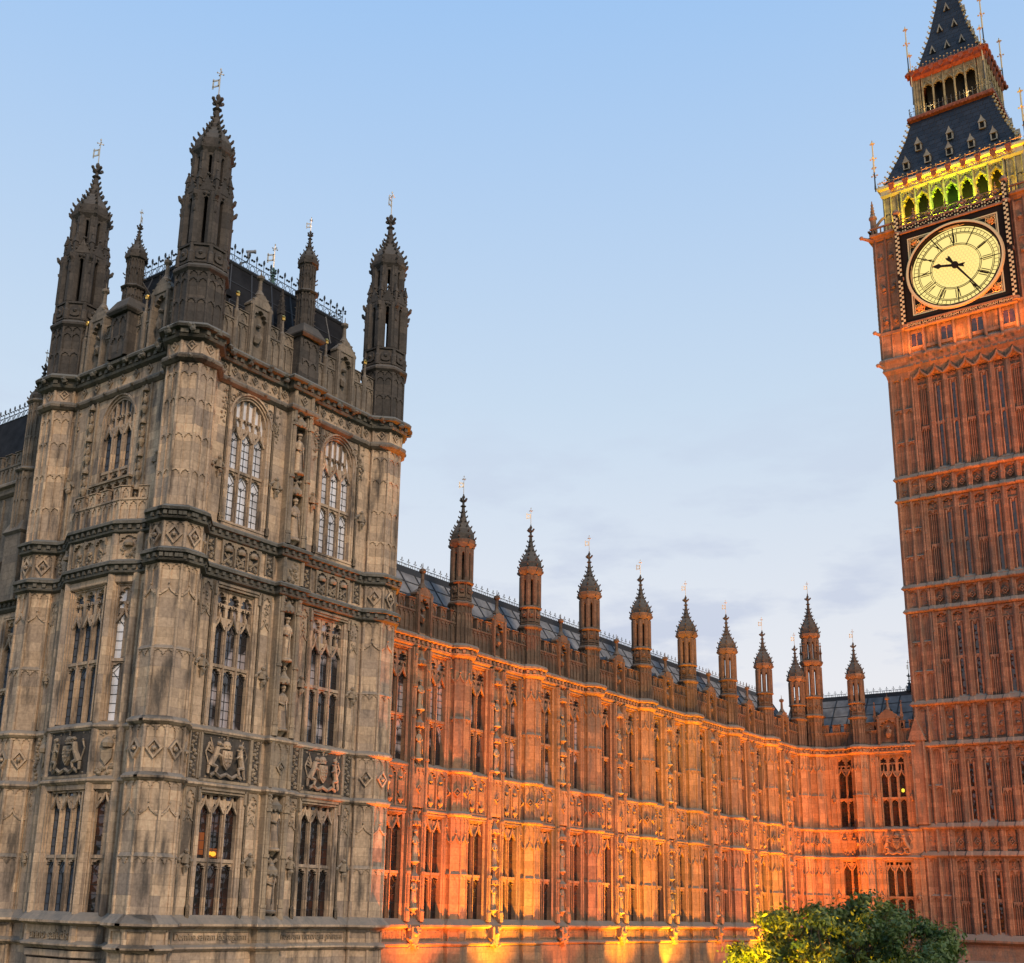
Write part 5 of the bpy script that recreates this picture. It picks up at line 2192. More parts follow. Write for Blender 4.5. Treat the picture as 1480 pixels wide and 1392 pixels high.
mb.add([(0, 1.4, 18.4), (9.4, 1.4, 18.4), (9.4, 2.6, 22.9), (0, 2.6, 22.9), (0, 6, 18.4), (9.4, 6, 18.4), (9.4, 4.6, 22.9), (0, 4.6, 22.9)],
       [(0, 1, 2, 3), (3, 2, 6, 7), (7, 6, 5, 4), (1, 5, 6, 2), (0, 3, 7, 4), (0, 4, 5, 1)])
RV.put('roof', mb, M['slate'])
c = MB()
cresting(c, (0, 2.6), (9.4, 2.6), 22.9, .7, .42)
RV.put('roof_cresting', c, M['iron'])
mb = MB()
mb.box(-.6, .6, -.5, .7, 12.0, 15.0)
mb.push(T(0, 0))
mb.rings(0, .1, [(.62, 15.0), (.72, 15.1), (.5, 15.6)], 4)
mb.pop()
shaft(mb, 0, 0, 1.15, 15.2, 18.0, 'two', range(8))
octring(mb, 0, 0, 1.15, prof(STR, 18.0, .8))
shaft(mb, 0, 0, .92, 18.0, 21.2, 'two', range(8))
octring(mb, 0, 0, .92, prof(STR, 21.3, .8))
tt = RV.put('range_turret', mb, M['parapet'], 10.3, .1)
sp_ = MB()
spire(sp_, 0, 0, 21.35, 23.3, .95, rows=5, cs=.7)
part('spire', sp_, M['soot'], tt)
part('weathervane', MV, None, tt, (0, 0, 23.2))

# ------------------------------------------------------------------ CLOCK TOWER
TCX, TCY, TH = 93.88, 20.90, 5.87
tower = empty('clock_tower', (TCX, TCY, GZ), 'tall clock tower with a glowing clock face, orange floodlit shaft and green-lit belfry', 'clock tower')


def tpart(name, mb, mat, rot=0, **k):
    return part(name, mb, mat, tower, (0, 0, -GZ), rot, **k)


def sq(h):
    return [(-h, -h), (h, -h), (h, h), (-h, h)]


mb = MB()
mb.rings(0, 0, [(TH - .30, GZ), (TH - .30, 43.0)], 4)
wl = tpart('wall', mb, M['tower'])
# face-local frame: x right, y into the wall with y=0 on the pilaster plane
FR = T(0, -TH)
ST_ = ((-1.25, 4.05), (6.25, 11.65), (15.0, 21.55), (23.75, 30.2), (32.35, 40.4))
BD = ((4.3, 6.05), (12.0, 14.7), (21.9, 23.4), (30.55, 32.0))


def tower_face():
    rnd = random.Random(77)
    mb, dk = MB(), MB()
    mb.push(FR)
    dk.push(FR)
    px = [-3.92 + 1.12 * k for k in range(8)]
    for x in px:
        mb.box(x - .13, x + .13, .0, .40, -1.3, 41.0)
        mb.box(x - .05, x + .05, -.06, 0, -1.3, 41.0)
        mb.rings(x - .16, .10, [(.05, -1.3), (.05, 40.6)], 6)
        mb.rings(x + .16, .10, [(.05, -1.3), (.05, 40.6)], 6)
        z = 0.0
        while z < 40:
            mb.lump(x, -.07, z, .055, rnd)
            z += 1.25
    # corner buttresses: two panelled strips each side
    for s_ in (-1, 1):
        for xc_ in (5.68, 4.86, 4.1):
            x = s_ * xc_
            mb.box(x - .12, x + .12, .0, .4, GZ, 41.0)
            mb.rings(x, 0, [(.07, GZ), (.07, 41)], 6)
        xa, xb = sorted((s_ * 4.0, s_ * 5.8))
        mb.box(xa, xb, .14, .4, GZ, 41.0)
    for z0, z1 in ST_:
        for s_ in (-1, 1):
            for (a, b) in ((4.98, 5.56), (4.22, 4.74)):
                xa, xb = sorted((s_ * a, s_ * b))
                n = max(1, round((z1 - z0) / 2.4))
                for i in range(n):
                    zt2 = z1 - i * (z1 - z0) / n
                    arch_plate(mb, xa, xb, zt2 - .36, zt2, .02, .16, h=.3)
                    if i:
                        mb.wedge(xa, xb, -.02, .15, zt2, zt2 + .03, zt2 + .16)
                xm = (xa + xb) / 2
                mb.box(xm - .025, xm + .025, .08, .16, z0, z1)
        for k in range(7):
            xa, xb = px[k] + .13, px[k + 1] - .13
            xm = (xa + xb) / 2
            zt2 = z1
            arch_plate(mb, xa, xb, zt2 - .55, zt2, .06, .35, h=.45)
            foliage(mb, xm - .12, xm + .12, zt2 - .9, zt2 - .25, .10, .05, 8, rnd)
            mb.box(xa, xb, .22, .35, zt2 - 1.2, zt2 - .4)
            heads(mb, xa, xb, zt2 - 1.15, zt2 - .85, 2, .12, .24)
            if k in (1, 2, 4, 5):
                sl = .13
                for s_ in (-1, 1):
                    xq, xr = sorted((xm + s_ * (sl + .02), xm + s_ * .45))
                    mb.box(xq, xr, .20, .3, z0, zt2 - .9)
                zb0 = z0 + .35
                zc = (z0 + z1) / 2 - .2
                SLITS.append((xm, zb0, zt2 - 1.15))
                for s_ in (-1, 1):
                    mb.rings(xm + s_ * (sl + .05), .16, [(.055, z0), (.055, zt2 - 1.0)], 6)
                mb.box(xa, xb, .14, .3, zc - .08, zc + .1)
                heads(mb, xm - sl, xm + sl, zc - .26, zc - .08, 1, .16, .3)
                mb.wedge(xa, xb, .0, .35, z0, z0 + .12, z0 + .5)
            else:
                for xx in (xm - .14, xm + .14, xm):
                    mb.box(xx - .025, xx + .025, .18, .32, z0, zt2 - .8)
                zc = (z0 + z1) / 2 - .6
                heads(mb, xm - .28, xm + .28, zc - .1, zc + .25, 2, .14, .3)
                mb.box(xm - .3, xm + .3, .14, .3, zc + .25, zc + .33)
    for z0, z1 in BD:
        for k in range(7):
            xa, xb = px[k] + .13, px[k + 1] - .13
            xm = (xa + xb) / 2
            arch_plate(mb, xa, xb, z1 - .42, z1, .08, .32, h=.34)
            if z1 - z0 < 2.2:
                diamond(mb, xm, (z0 + z1) / 2 - .1, .22, .12, .3)
            else:
                for z in (z0 + .5, z0 + 1.1, z0 + 1.7):
                    mb.lump(xm, .25, z, .15, rnd)
            foliage(mb, xm - .2, xm + .2, z0 + .15, z1 - .3, .27, .08, 10, rnd)
        for s_ in (-1, 1):
            for (a, b) in ((4.98, 5.56), (4.22, 4.74)):
                xa, xb = sorted((s_ * a, s_ * b))
                arch_plate(mb, xa, xb, z1 - .35, z1, .02, .16, h=.28)
                foliage(mb, xa + .1, xb - .1, z0 + .2, z1 - .3, .12, .07, 8, rnd)
    mb.box(-5.9, 5.9, .05, .4, GZ, -1.5)
    return mb, dk


SLITS = []
mb, dk = tower_face()
TFm = mb.mesh('shaft_face', M['tower'])
SM = {}
for xm, za, zb in SLITS:
    if round(zb - za, 2) not in SM:
        dk = MB()
        dk.box(-.15, .15, -.02, .02, 0, zb - za)
        for j in range(int((zb - za) / .5)):
            dk.box(-.15, .15, -.03, -.015, j * .5 + .3, j * .5 + .325)
        SM[round(zb - za, 2)] = dk.mesh('slit_window', M['glass'])
for r_ in (0, 90, 180, 270):
    o = tpart('shaft_face', TFm, None, r_ - 90)
    if r_ in (0, 90):
        for xm, za, zb in SLITS:
            part('slit_window', SM[round(zb - za, 2)], None, o, (xm, -TH + .26, za))


def tower_ring(h, bumps):
    """closed plan outline with a small projection over every rib"""
    pts = []
    side = []
    if bumps:
        for k in range(8):
            x = -3.92 + 1.12 * k
            side += [(x - .22, 0), (x - .12, -.10), (x + .12, -.10), (x + .22, 0)]
    for r_ in range(4):
        m_ = RZ(90 * r_)
        for x, y in [(-h, 0)] + side:
            v_ = m_ @ Vector((x, -h + y, 0))
            pts.append((v_.x, v_.y))
    return pts


for z in (4.18, 6.12, 11.84, 14.84, 21.75, 23.55, 30.4, 32.15):
    mb = MB()
    mb.sweep(tower_ring(TH, True), [(0, z + .26), (.16, z), (.16, z - .07), (.04, z - .16), (-.3, z - .16), (-.3, z + .26)], True)
    tpart('string_course', mb, M['tower'])
mb = MB()
mb.sweep(tower_ring(TH, False), [(0, -1.05), (.35, -1.42), (.35, -1.55), (.1, -1.7), (-.3, -1.7), (-.3, -1.05)], True)
tpart('string_course', mb, M['tower'])
mb = MB()
mb.sweep(tower_ring(TH, False), [(.05, -1.7), (.30, -2.75), (.42, -2.95), (.3, -3.1), (.3, GZ), (-.3, GZ), (-.3, -1.7)], True)
tpart('plinth', mb, M['tower'])
# corbelling up to the clock stage
mb = MB()
mb.sweep(sq(TH), [(-.3, 44.3), (.30, 44.3), (.26, 42.2), (.44, 42.0), (.44, 41.85), (.32, 41.6), (.24, 41.3), (.30, 41.1), (.10, 40.75), (0, 40.3), (-.3, 40.2)], True)
tpart('corbel_table', mb, M['tower'])


LOWW = []


def clock_stage_face():
    rnd = random.Random(6)
    mb, dk = MB(), MB()
    mb.push(T(0, -6.13))
    dk.push(T(0, -6.13))
    # arcade of small paired lights under the dial
    px = [-3.92 + 1.12 * k for k in range(8)]
    for x in px:
        mb.box(x - .10, x + .10, -.12, .2, 42.0, 44.15)
        mb.rings(x, -.16, [(.05, 41.9), (.12, 42.15), (.10, 43.9), (.16, 44.1)], 8)
        mb.lump(x, -.3, 41.75, .15, rnd)
    for k in range(7):
        xa, xb = px[k] + .12, px[k + 1] - .12
        xm = (xa + xb) / 2
        heads(mb, xa, xb, 43.4, 43.95, 2, -.06, .12)
        if k in (0, 2, 4, 6):
            LOWW.append(xm)
            mb.box(xm - .03, xm + .03, -.08, .1, 42.6, 43.6)
        else:
            mb.box(xm - .03, xm + .03, -.08, .1, 42.4, 43.6)
        mb.box(xa, xb, -.10, .1, 42.35, 42.6)
        foliage(mb, xa, xb, 42.1, 42.32, -.05, .06, 8, rnd)
        foliage(mb, xa, xb, 43.95, 44.15, -.05, .06, 8, rnd)
        for i in range(2):
            mb.lump(px[k] + .56 + (i - .5) * .5, -.28, 41.1, .12, rnd)
        mb.poly(gable_pts(px[k] - .0, px[k] + 1.12, 40.0, .85, .10), .0, .3)
    # corner piers, panelled
    for s_ in (-1, 1):
        for xc_ in (6.0, 5.2, 4.45):
            mb.box(s_ * xc_ - .10, s_ * xc_ + .10, -.05, .3, 42.0, 52.9)
            mb.rings(s_ * xc_, -.05, [(.06, 42), (.06, 52.9)], 6)
        for (a, b) in ((5.3, 5.9), (4.55, 5.1)):
            xa, xb = sorted((s_ * a, s_ * b))
            xm = (xa + xb) / 2
            for zt2 in (44.0, 46.6, 49.4, 52.4):
                arch_plate(mb, xa, xb, zt2 - .4, zt2, -.0, .12, h=.34)
            for z in (45.3, 48.2, 51.0):
                mb.lump(xm, .02, z, .2, rnd)
                foliage(mb, xa + .1, xb - .1, z - .35, z + .35, .02, .08, 8, rnd)
        xa, xb = sorted((s_ * 4.2, s_ * 6.1))
        mb.box(xa, xb, -.12, .2, 44.15, 44.4)
    return mb, dk


mb = MB()
mb.rings(0, 0, [(6.08, 42.1), (6.08, 53.0)], 4)
tpart('clock_stage', mb, M['tower'])
mb, dk = clock_stage_face()
CFm = mb.mesh('clock_stage_face', M['tower'])
dk = MB()
dk.box(-.40, .40, -.01, .01, 0, 1.05)
CDm = dk.mesh('window', M['glass'])
for r_ in range(4):
    o = tpart('clock_stage_face', CFm, None, 90 * r_)
    if r_ in (0, 3):
        for xm in LOWW:
            part('window', CDm, None, o, (xm, -6.13 - .02, 42.65))


def dial_meshes():
    """black and gilt square frame, lit opal disc, iron rings, numerals and hands; centre at z=0"""
    fr, gd, gl, ir, hd, rs = MB(), MB(), MB(), MB(), MB(), MB()
    S = 3.84
    # outer black frame
    for a, b, c_, d in ((-S, S, S - .42, S), (-S, S, -S, -S + .42), (-S, -S + .42, -S + .42, S - .42), (S - .42, S, -S + .42, S - .42)):
        fr.box(a, b, -.10, .45, c_, d)
    # spandrel plate with circular hole
    n = 64
    Q = S - .42
    for q in range(4):
        pts = [(Q, 0), (Q, Q), (0, Q)]
        arc = [(3.36 * math.cos(PI / 2 * (1 - i / 12)), 3.36 * math.sin(PI / 2 * (1 - i / 12))) for i in range(13)]
        m_ = Matrix.Rotation(R(90 * q), 4, 'Y')
        fr.push(m_)
        fr.poly(pts + arc, .0, .12)
        fr.pop()
    # gilt inner square
    e = Q - .05
    for a, b, c_, d in ((-e, e, e - .10, e), (-e, e, -e, -e + .10), (-e, -e + .10, -e + .1, e - .1), (e - .10, e, -e + .1, e - .1)):
        gd.box(a, b, -.06, .03, c_, d)
    e2 = e - .16
    for a, b, c_, d in ((-e2, e2, e2 - .035, e2), (-e2, e2, -e2, -e2 + .035), (-e2, -e2 + .035, -e2, e2), (e2 - .035, e2, -e2, e2)):
        gd.box(a, b, -.04, .01, c_, d)
    rn = random.Random(2)
    for sx in (-1, 1):
        for sz in (-1, 1):
            cx_, cz_ = sx * 2.82, sz * 2.82
            for q in range(6):
                a = q * PI / 3
                rs.lump(cx_ + .17 * math.cos(a), -.06, cz_ + .17 * math.sin(a), .13, rn, sy=.6)
            rs.lump(cx_, -.10, cz_, .11)
            for q in range(4):
                a = q * PI / 2 + PI / 4
                gd.tube((cx_ + .35 * math.cos(a), -.03, cz_ + .35 * math.sin(a)), (cx_ + .52 * math.cos(a), -.03, cz_ + .52 * math.sin(a)), .03, n=4)
            for q in range(12):
                a, b = q * PI / 6, (q + 1) * PI / 6
                gd.tube((cx_ + .36 * math.cos(a), -.03, cz_ + .36 * math.sin(a)), (cx_ + .36 * math.cos(b), -.03, cz_ + .36 * math.sin(b)), .025, n=4)
            for dx, dz in ((-.85, .1), (.1, -.85), (-1.15, .22), (.22, -1.15)):
                rs.lump(cx_ + sx * dx, -.03, cz_ + sz * dz, .09, rn, sy=.6)

    def ring(mb, r0, r1, y0, y1, n=72):
        vs = []
        for i in range(n):
            a = 2 * PI * i / n
            c_, s_ = math.cos(a), math.sin(a)
            vs += [(r0 * c_, y0, r0 * s_), (r1 * c_, y0, r1 * s_), (r1 * c_, y1, r1 * s_), (r0 * c_, y1, r0 * s_)]
        fs = []
        for i in range(n):
            a, b = i * 4, ((i + 1) % n) * 4
            for j in range(4):
                fs.append((a + j, a + (j + 1) % 4, b + (j + 1) % 4, b + j))
        mb.add(vs, fs)
    ring(gd, 3.44, 3.58, -.22, .1)
    ring(gd, 3.58, 3.66, -.12, .1)
    ring(fr, 3.32, 3.44, -.16, .3)
    # opal disc set back in its recess
    gl.add([(3.42 * math.cos(2 * PI * i / 72), .26, 3.42 * math.sin(2 * PI * i / 72)) for i in range(72)] +
           [(3.42 * math.cos(2 * PI * i / 72), .34, 3.42 * math.sin(2 * PI * i / 72)) for i in range(72)],
           [tuple(range(72)), tuple(range(143, 71, -1))] + [(i, (i + 1) % 72, 72 + (i + 1) % 72, 72 + i) for i in range(72)])
    for r0, r1 in ((3.28, 3.31), (3.12, 3.15), (2.80, 2.84), (2.70, 2.735), (1.86, 1.90), (1.76, 1.79)):
        ring(ir, r0, r1, .19, .24)
    for i in range(60):
        a = 2 * PI * i / 60
        c_, s_ = math.sin(a), math.cos(a)
        if i % 5:
            ir.tube((2.82 * c_, .215, 2.82 * s_), (3.14 * c_, .215, 3.14 * s_), .022, n=4)
        else:
            ir.tube((1.78 * c_, .21, 1.78 * s_), (3.34 * c_, .21, 3.34 * s_), .042, n=4)
    NUM = ['XII', 'I', 'II', 'III', 'IIII', 'V', 'VI', 'VII', 'VIII', 'IX', 'X', 'XI']
    for i, t in enumerate(NUM):
        a = 2 * PI * i / 12
        W_ = {'I': .15, 'V': .30, 'X': .30}
        tot = sum(W_[ch] for ch in t)
        x = -tot / 2
        ir.push(Matrix.Rotation(a, 4, 'Y'))
        for ch in t:
            wch = W_[ch]
            xm = x + wch / 2
            if ch == 'I':
                ir.tube((xm, .19, 1.97), (xm, .19, 2.64), .034, n=4)
            elif ch == 'V':
                ir.tube((xm - .10, .19, 2.64), (xm, .19, 1.97), .036, n=4)
                ir.tube((xm + .10, .19, 2.64), (xm, .19, 1.97), .02, n=4)
            else:
                ir.tube((xm - .10, .19, 2.64), (xm + .10, .19, 1.97), .036, n=4)
                ir.tube((xm + .10, .19, 2.64), (xm - .10, .19, 1.97), .02, n=4)
            x += wch
        ir.pop()
    # honeycomb glazing of the centre
    st = .26
    for iy in range(-8, 9):
        for ix in range(-8, 9):
            x = ix * st + (iy % 2) * st / 2
            z = iy * st * .87
            if math.hypot(x, z) > 1.66:
                continue
            for q in range(3):
                a, b = q * PI / 3 + PI / 6, (q + 1) * PI / 3 + PI / 6
                r_ = st * .577
                p0, p1 = (x + r_ * math.cos(a), z + r_ * math.sin(a)), (x + r_ * math.cos(b), z + r_ * math.sin(b))
                rs_ = .008
                hc.tube((p0[0], .235, p0[1]), (p1[0], .235, p1[1]), .011, n=3)
    # hands: 9:24
    for angd, ln, wd, hour in ((147.0, 3.12, .10, False), (283.0, 1.75, .15, True)):
        hd.push(Matrix.Rotation(R(angd), 4, 'Y'))
        yy = .02 if hour else -.06
        if hour:
            hd.poly([(-.10, -.2), (.10, -.2), (.09, 1.05), (.22, 1.25), (0, ln), (-.22, 1.25), (-.09, 1.05)], yy, yy + .05)
            hd.poly([(-.06, -.1), (.06, -.1), (.18, -.72), (0, -.62), (-.18, -.72)], yy, yy + .05)
        else:
            hd.poly([(-.09, -.3), (.09, -.3), (.045, ln), (-.045, ln)], yy, yy + .05)
            hd.poly([(-.06, -.2), (.06, -.2), (.17, -.80), (.12, -1.0), (0, -.85), (-.12, -1.0), (-.17, -.80)], yy, yy + .05)
        hd.pop()
    n = 16
    vs = [(.26 * math.cos(2 * PI * i / n), yy_, .26 * math.sin(2 * PI * i / n)) for yy_ in (-.12, .12) for i in range(n)]
    hd.add(vs, [tuple(range(n)), tuple(range(2 * n - 1, n - 1, -1))] + [(i, (i + 1) % n, n + (i + 1) % n, n + i) for i in range(n)])
    return fr, gd, gl, ir, hd, rs


hc = MB()
fr, gd, gl, ir, hd, rs = dial_meshes()
DZ = 48.38
DMs = [('clock_face', gl, 'dial'), ('dial_frame', fr, 'trim_black'), ('gilt_rings', gd, 'trim_gold'), ('numerals', ir, 'trim_black'),
       ('clock_hands', hd, 'trim_black'), ('gilt_roses', rs, 'rose_gold'), ('honeycomb', hc, 'trim_gold')]
DMs = [(n_, m_.mesh(n_, M[mt])) for n_, m_, mt in DMs]
# checker columns, text panel
ck, cg, cb_ = MB(), MB(), MB()
for s_ in (-1, 1):
    x = s_ * 4.05
    ck.box(x - .17, x + .17, -.30, .45, -4.0, 4.0)
    for j in range(40):
        z = -3.98 + j * .2
        if 19 <= j <= 20:
            continue
        for i in range(2):
            if (i + j) % 2 == 0:
                cg.box(x - .16 + i * .16, x + i * .16, -.32, -.29, z, z + .2)
    cb_.rings(x, -.12, [(.26, -4.25), (.26, -4.0)], 8)
    cb_.rings(x, -.12, [(.26, 3.95), (.30, 4.1), (.22, 4.2)], 8)
    cb_.rings(x, -.12, [(.23, -.12), (.23, .12)], 8)
    ck.box(x - .16, x + .16, -.28, .1, 4.2, 5.6)
    for j in range(7):
        for i in range(2):
            if (i + j) % 2 == 0:
                cg.box(x - .15 + i * .15, x + i * .15, -.30, -.27, 4.22 + j * .19, 4.41 + j * .19)
    cb_.rings(x, -.1, [(.14, 5.6), (.30, 5.85), (.26, 6.05), (.08, 6.25)], 8)
cb_.box(-4.1, 4.1, -.26, .4, -3.98, -3.86)
cb_.box(-4.1, 4.1, -.22, .1, -4.38, -4.26)
cb_.box(-4.2, 4.2, -.30, .1, 3.88, 4.04)
cb_.box(-4.2, 4.2, -.24, .1, 4.52, 4.66)
ck.box(-4.1, 4.1, -.14, .45, -4.26, -3.98)
ck.box(-4.1, 4.1, -.12, .45, 4.04, 4.52)
for i in range(8):
    x = -3.5 + i
    cg.box(x - .15, x + .15, -.16, -.11, 4.07, 4.20)
    cg.box(x - .15, x + .15, -.16, -.11, 4.36, 4.49)
    ck.box(x - .04, x + .04, -.2, -.1, 4.04, 4.52)
    if i < 7:
        for k2 in range(4):
            cg.box(x + .26 + k2 * .13, x + .33 + k2 * .13, -.16, -.11, 4.2 + (k2 % 2) * .1, 4.3 + (k2 % 2) * .1)
nf = len(ck.f)
ck.add(cg.v, cg.f)
CKm = ck.mesh('checkered_surround', M['trim_black'])
CKm.materials.append(M['trim_gold'])
for p_ in CKm.polygons[nf:]:
    p_.material_index = 1
CBm = cb_.mesh('orange_mouldings', M['tower'])
# balustrade of diamonds over the dial
bl = MB()
for i in range(14):
    x = -4.0 + i * 8 / 13
    if i % 2 == 0:
        diamond(bl, x, 5.05, .42, -.12, .05, 1.0)
        diamond(bl, x, 5.05, .20, -.14, -.04, 1.0)
        pinnacle(bl, x, 0, 5.3, 5.55, 5.95, .05, 1)
    else:
        diamond(bl, x, 4.98, .22, -.04, .05, 1.1)
bl.box(-4.1, 4.1, -.05, .08, 4.66, 4.74)
bl.box(-4.1, 4.1, -.03, .05, 5.28, 5.36)
for s_ in (-1, 1):
    for j in range(6):
        x = s_ * (4.5 + j * .3)
        bl.box(x - .05, x + .05, -.03, .05, 4.66, 5.2)
    xa, xb = sorted((s_ * 4.35, s_ * 6.25))
    bl.box(xa, xb, -.08, .1, 5.2, 5.3)
    bl.box(xa, xb, -.16, .15, 4.5, 4.68)
BLm = bl.mesh('balustrade', M['tower'])
for r_ in range(4):
    rot = 90 * r_ - 90
    v_ = RZ(rot) @ Vector((0, -6.50, 0))
    dial = part('clock_dial', DMs[1][1], None, tower, (v_.x, v_.y, DZ - GZ), rot)
    for n_, m_ in DMs[:1] + DMs[2:]:
        part(n_, m_, None, dial)
    part('checkered_surround', CKm, None, dial)
    v2 = RZ(rot) @ Vector((0, -6.42, 0))
    part('dial_mouldings', CBm, None, tower, (v2.x, v2.y, DZ - GZ), rot)
    part('balustrade', BLm, None, tower, (v2.x, v2.y, DZ - GZ), rot)
    if r_ in (0, 1):
        f2 = Fac(tower, TCX, TCY, rot)
        lettering(f2, 'DOMINE SALVAM FAC REGINAM NOSTRAM VICTORIAM PRIMAM', 0, -6.66, DZ - 4.12, .21, 7.6, M['trim_gold'], .02)

# corner pinnacles and gargoyles of the clock stage
CPM = {}
for sx in (-1, 1):
    for sy in (-1, 1):
        mb = MB()
        x, y = sx * 6.05, sy * 6.05
        mb.rings(x, y, [(.22, 52.9), (.22, 54.6), (.30, 54.7), (.30, 54.85), (.16, 55.1)], 8)
        mb.rings(x, y, [(.16, 55.1), (.03, 56.4)], 8)
        for j in range(4):
            for i in range(4):
                a = i * PI / 2
                rr_ = .16 - .03 * j
                mb.lump(x + rr_ * math.cos(a), y + rr_ * math.sin(a), 55.2 + j * .28, .06)
        for j in range(6):
            t0, t1 = j / 6, (j + 1) / 6
            mb.tube((x - sx * .9 * t0, y - sy * .9 * t0, 53.6 + 1.5 * math.sin(t0 * PI / 2)), (x - sx * .9 * t1, y - sy * .9 * t1, 53.6 + 1.5 * math.sin(t1 * PI / 2)), .12, n=5)
        tpart('corner_pinnacle', mb, M['tower'])
        for z_, l_, rr_ in ((52.7, .75, .20), (44.3, .35, .2), (41.5, .3, .2)):
            mb = MB()
            mb.tube((x * .96, y * .96, z_ - .05), (x + sx * l_, y + sy * l_, z_ + .15), rr_, .11, 6)
            mb.lump(x + sx * (l_ + .04), y + sy * (l_ + .04), z_ + .18, .19)
            tpart('gargoyle', mb, M['tower'])
mb = MB()
mb.sweep(sq(6.1), [(-.3, 53.1), (.22, 53.05), (.22, 52.9), (.1, 52.6), (-.3, 52.5)], True)
tpart('string_course', mb, M['tower'])

# belfry
mb = MB()
mb.rings(0, 0, [(4.55, 53.0), (4.55, 57.2)], 4)
tpart('belfry_chamber', mb, M['recess'])


def belfry_face():
    rnd = random.Random(12)
    mb = MB()
    mb.push(T(0, -5.35))
    px = [-3.92 + 1.12 * k for k in range(8)]
    for k, x in enumerate(px):
        mb.box(x - .11, x + .11, -.0, .45, 53.0, 56.6)
        mb.rings(x, -.04, [(.08, 53.0), (.08, 56.7)], 6)
    for k in range(7):
        xa, xb = px[k] + .15, px[k + 1] - .15
        arch_plate(mb, xa - .03, xb + .03, 55.4, 56.75, .03, .4, h=.9)
        xm = (xa + xb) / 2
        mb.poly(gable_pts(xa - .02, xb + .02, 55.9, .75, .08), -.03, .06)
        heads(mb, xa, xb, 56.35, 56.7, 2, -.03, .04)
        mb.box(xa - .03, xb + .03, .05, .4, 53.0, 53.9)
    for s_ in (-1, 1):
        xa, xb = sorted((s_ * 4.05, s_ * 5.35))
        mb.box(xa, xb, .06, .5, 53, 57)
        for xx in (4.2, 4.75, 5.28):
            mb.rings(s_ * xx, .03, [(.07, 53), (.07, 56.9)], 6)
        for a, b in ((4.27, 4.68), (4.82, 5.2)):
            xa, xb = sorted((s_ * a, s_ * b))
            for zt2 in (56.8, 55.2):
                arch_plate(mb, xa, xb, zt2 - .4, zt2, .0, .1, h=.33)
    return mb


BFm = belfry_face().mesh('belfry_arcade', M['belfry_stone'])
for r_ in range(4):
    tpart('belfry_arcade', BFm, None, 90 * r_)
mb = MB()
mb.sweep(sq(5.35), [(-.5, 57.75), (.28, 57.75), (.36, 57.6), (.34, 57.45), (.12, 57.35), (.10, 56.95), (.16, 56.9), (.04, 56.7), (-.5, 56.7)], True)
tpart('belfry_cornice', mb, M['trim_gold'])
sh_ = MB()
sh_.poly([(-.2, .33), (.2, .33), (.2, -.13), (0, -.33), (-.2, -.13)], -.05, .05)
sh_.box(-.24, .24, -.09, .05, .27, .39)
SHm = sh_.mesh('shield', M['red_trim'])
for r_ in (0, 3):
    m2 = MB()
    rnd = random.Random(r_)
    for i in range(8):
        x = -4.48 + i * 1.12
        foliage(m2, x + .26, x + .86, 57.1, 57.35, -5.5, .10, 12, rnd)
    m2.box(-4.9, 4.9, -5.5, -5.4, 57.08, 57.36)
    o = tpart('cornice_leaves', m2, M['trim_gold'], 90 * r_)
    for i in range(9):
        part('shield', SHm, None, o, (-4.48 + i * 1.12, -5.75, 57.33))


def tower_spike(mb, gd, x, y, z0, z1, r=.05):
    mb.rings(x, y, [(r * 1.6, z0), (r, z0 + .5), (r * .6, z1)], 6)
    for t in (.62, .93):
        z = z0 + (z1 - z0) * t
        k = .22 if t < .7 else .14
        for i in range(4):
            a = i * PI / 2
            gd.lump(x + k * math.cos(a), y + k * math.sin(a), z, .085)
            gd.tube((x, y, z), (x + k * math.cos(a), y + k * math.sin(a), z), .03, n=4)
        gd.lump(x, y, z + .05, .09)
    gd.rings(x, y, [(r * 1.3, z0 + (z1 - z0) * .35), (r * .9, z1 - .05)], 6)
    gd.lump(x, y, z0 + (z1 - z0) * .35, .07)


# lower roof
prf = [(5.45, 57.72), (5.2, 58.05), (4.25, 60.6), (3.62, 62.6), (3.22, 64.25)]
mb = MB()
mb.rings(0, 0, prf, 4)
rl = tpart('lower_roof', mb, M['slates'])


def rad_at(prf_, z):
    for (r0, z0), (r1, z1) in zip(prf_, prf_[1:]):
        if z0 <= z <= z1:
            return r0 + (r1 - r0) * (z - z0) / (z1 - z0)
    return prf_[-1][0]


def dormer(k):
    a, b = MB(), MB()
    for s_ in (-1, 1):
        a.box(s_ * .26 * k - .04, s_ * .26 * k + .04, -.12, .6, -.25 * k, .55 * k)
    a.poly([(-.38 * k, .5 * k), (.38 * k, .5 * k), (.1 * k, 1.0 * k), (0, 1.35 * k), (-.1 * k, 1.0 * k)], -.16, .5)
    a.box(-.3 * k, .3 * k, -.14, .5, -.3 * k, -.22 * k)
    b.box(-.22 * k, .22 * k, -.02, .3, -.22 * k, .5 * k)
    return a.mesh('roof_dormer', M['dormer_stone']), b.mesh('opening', M['recess'])


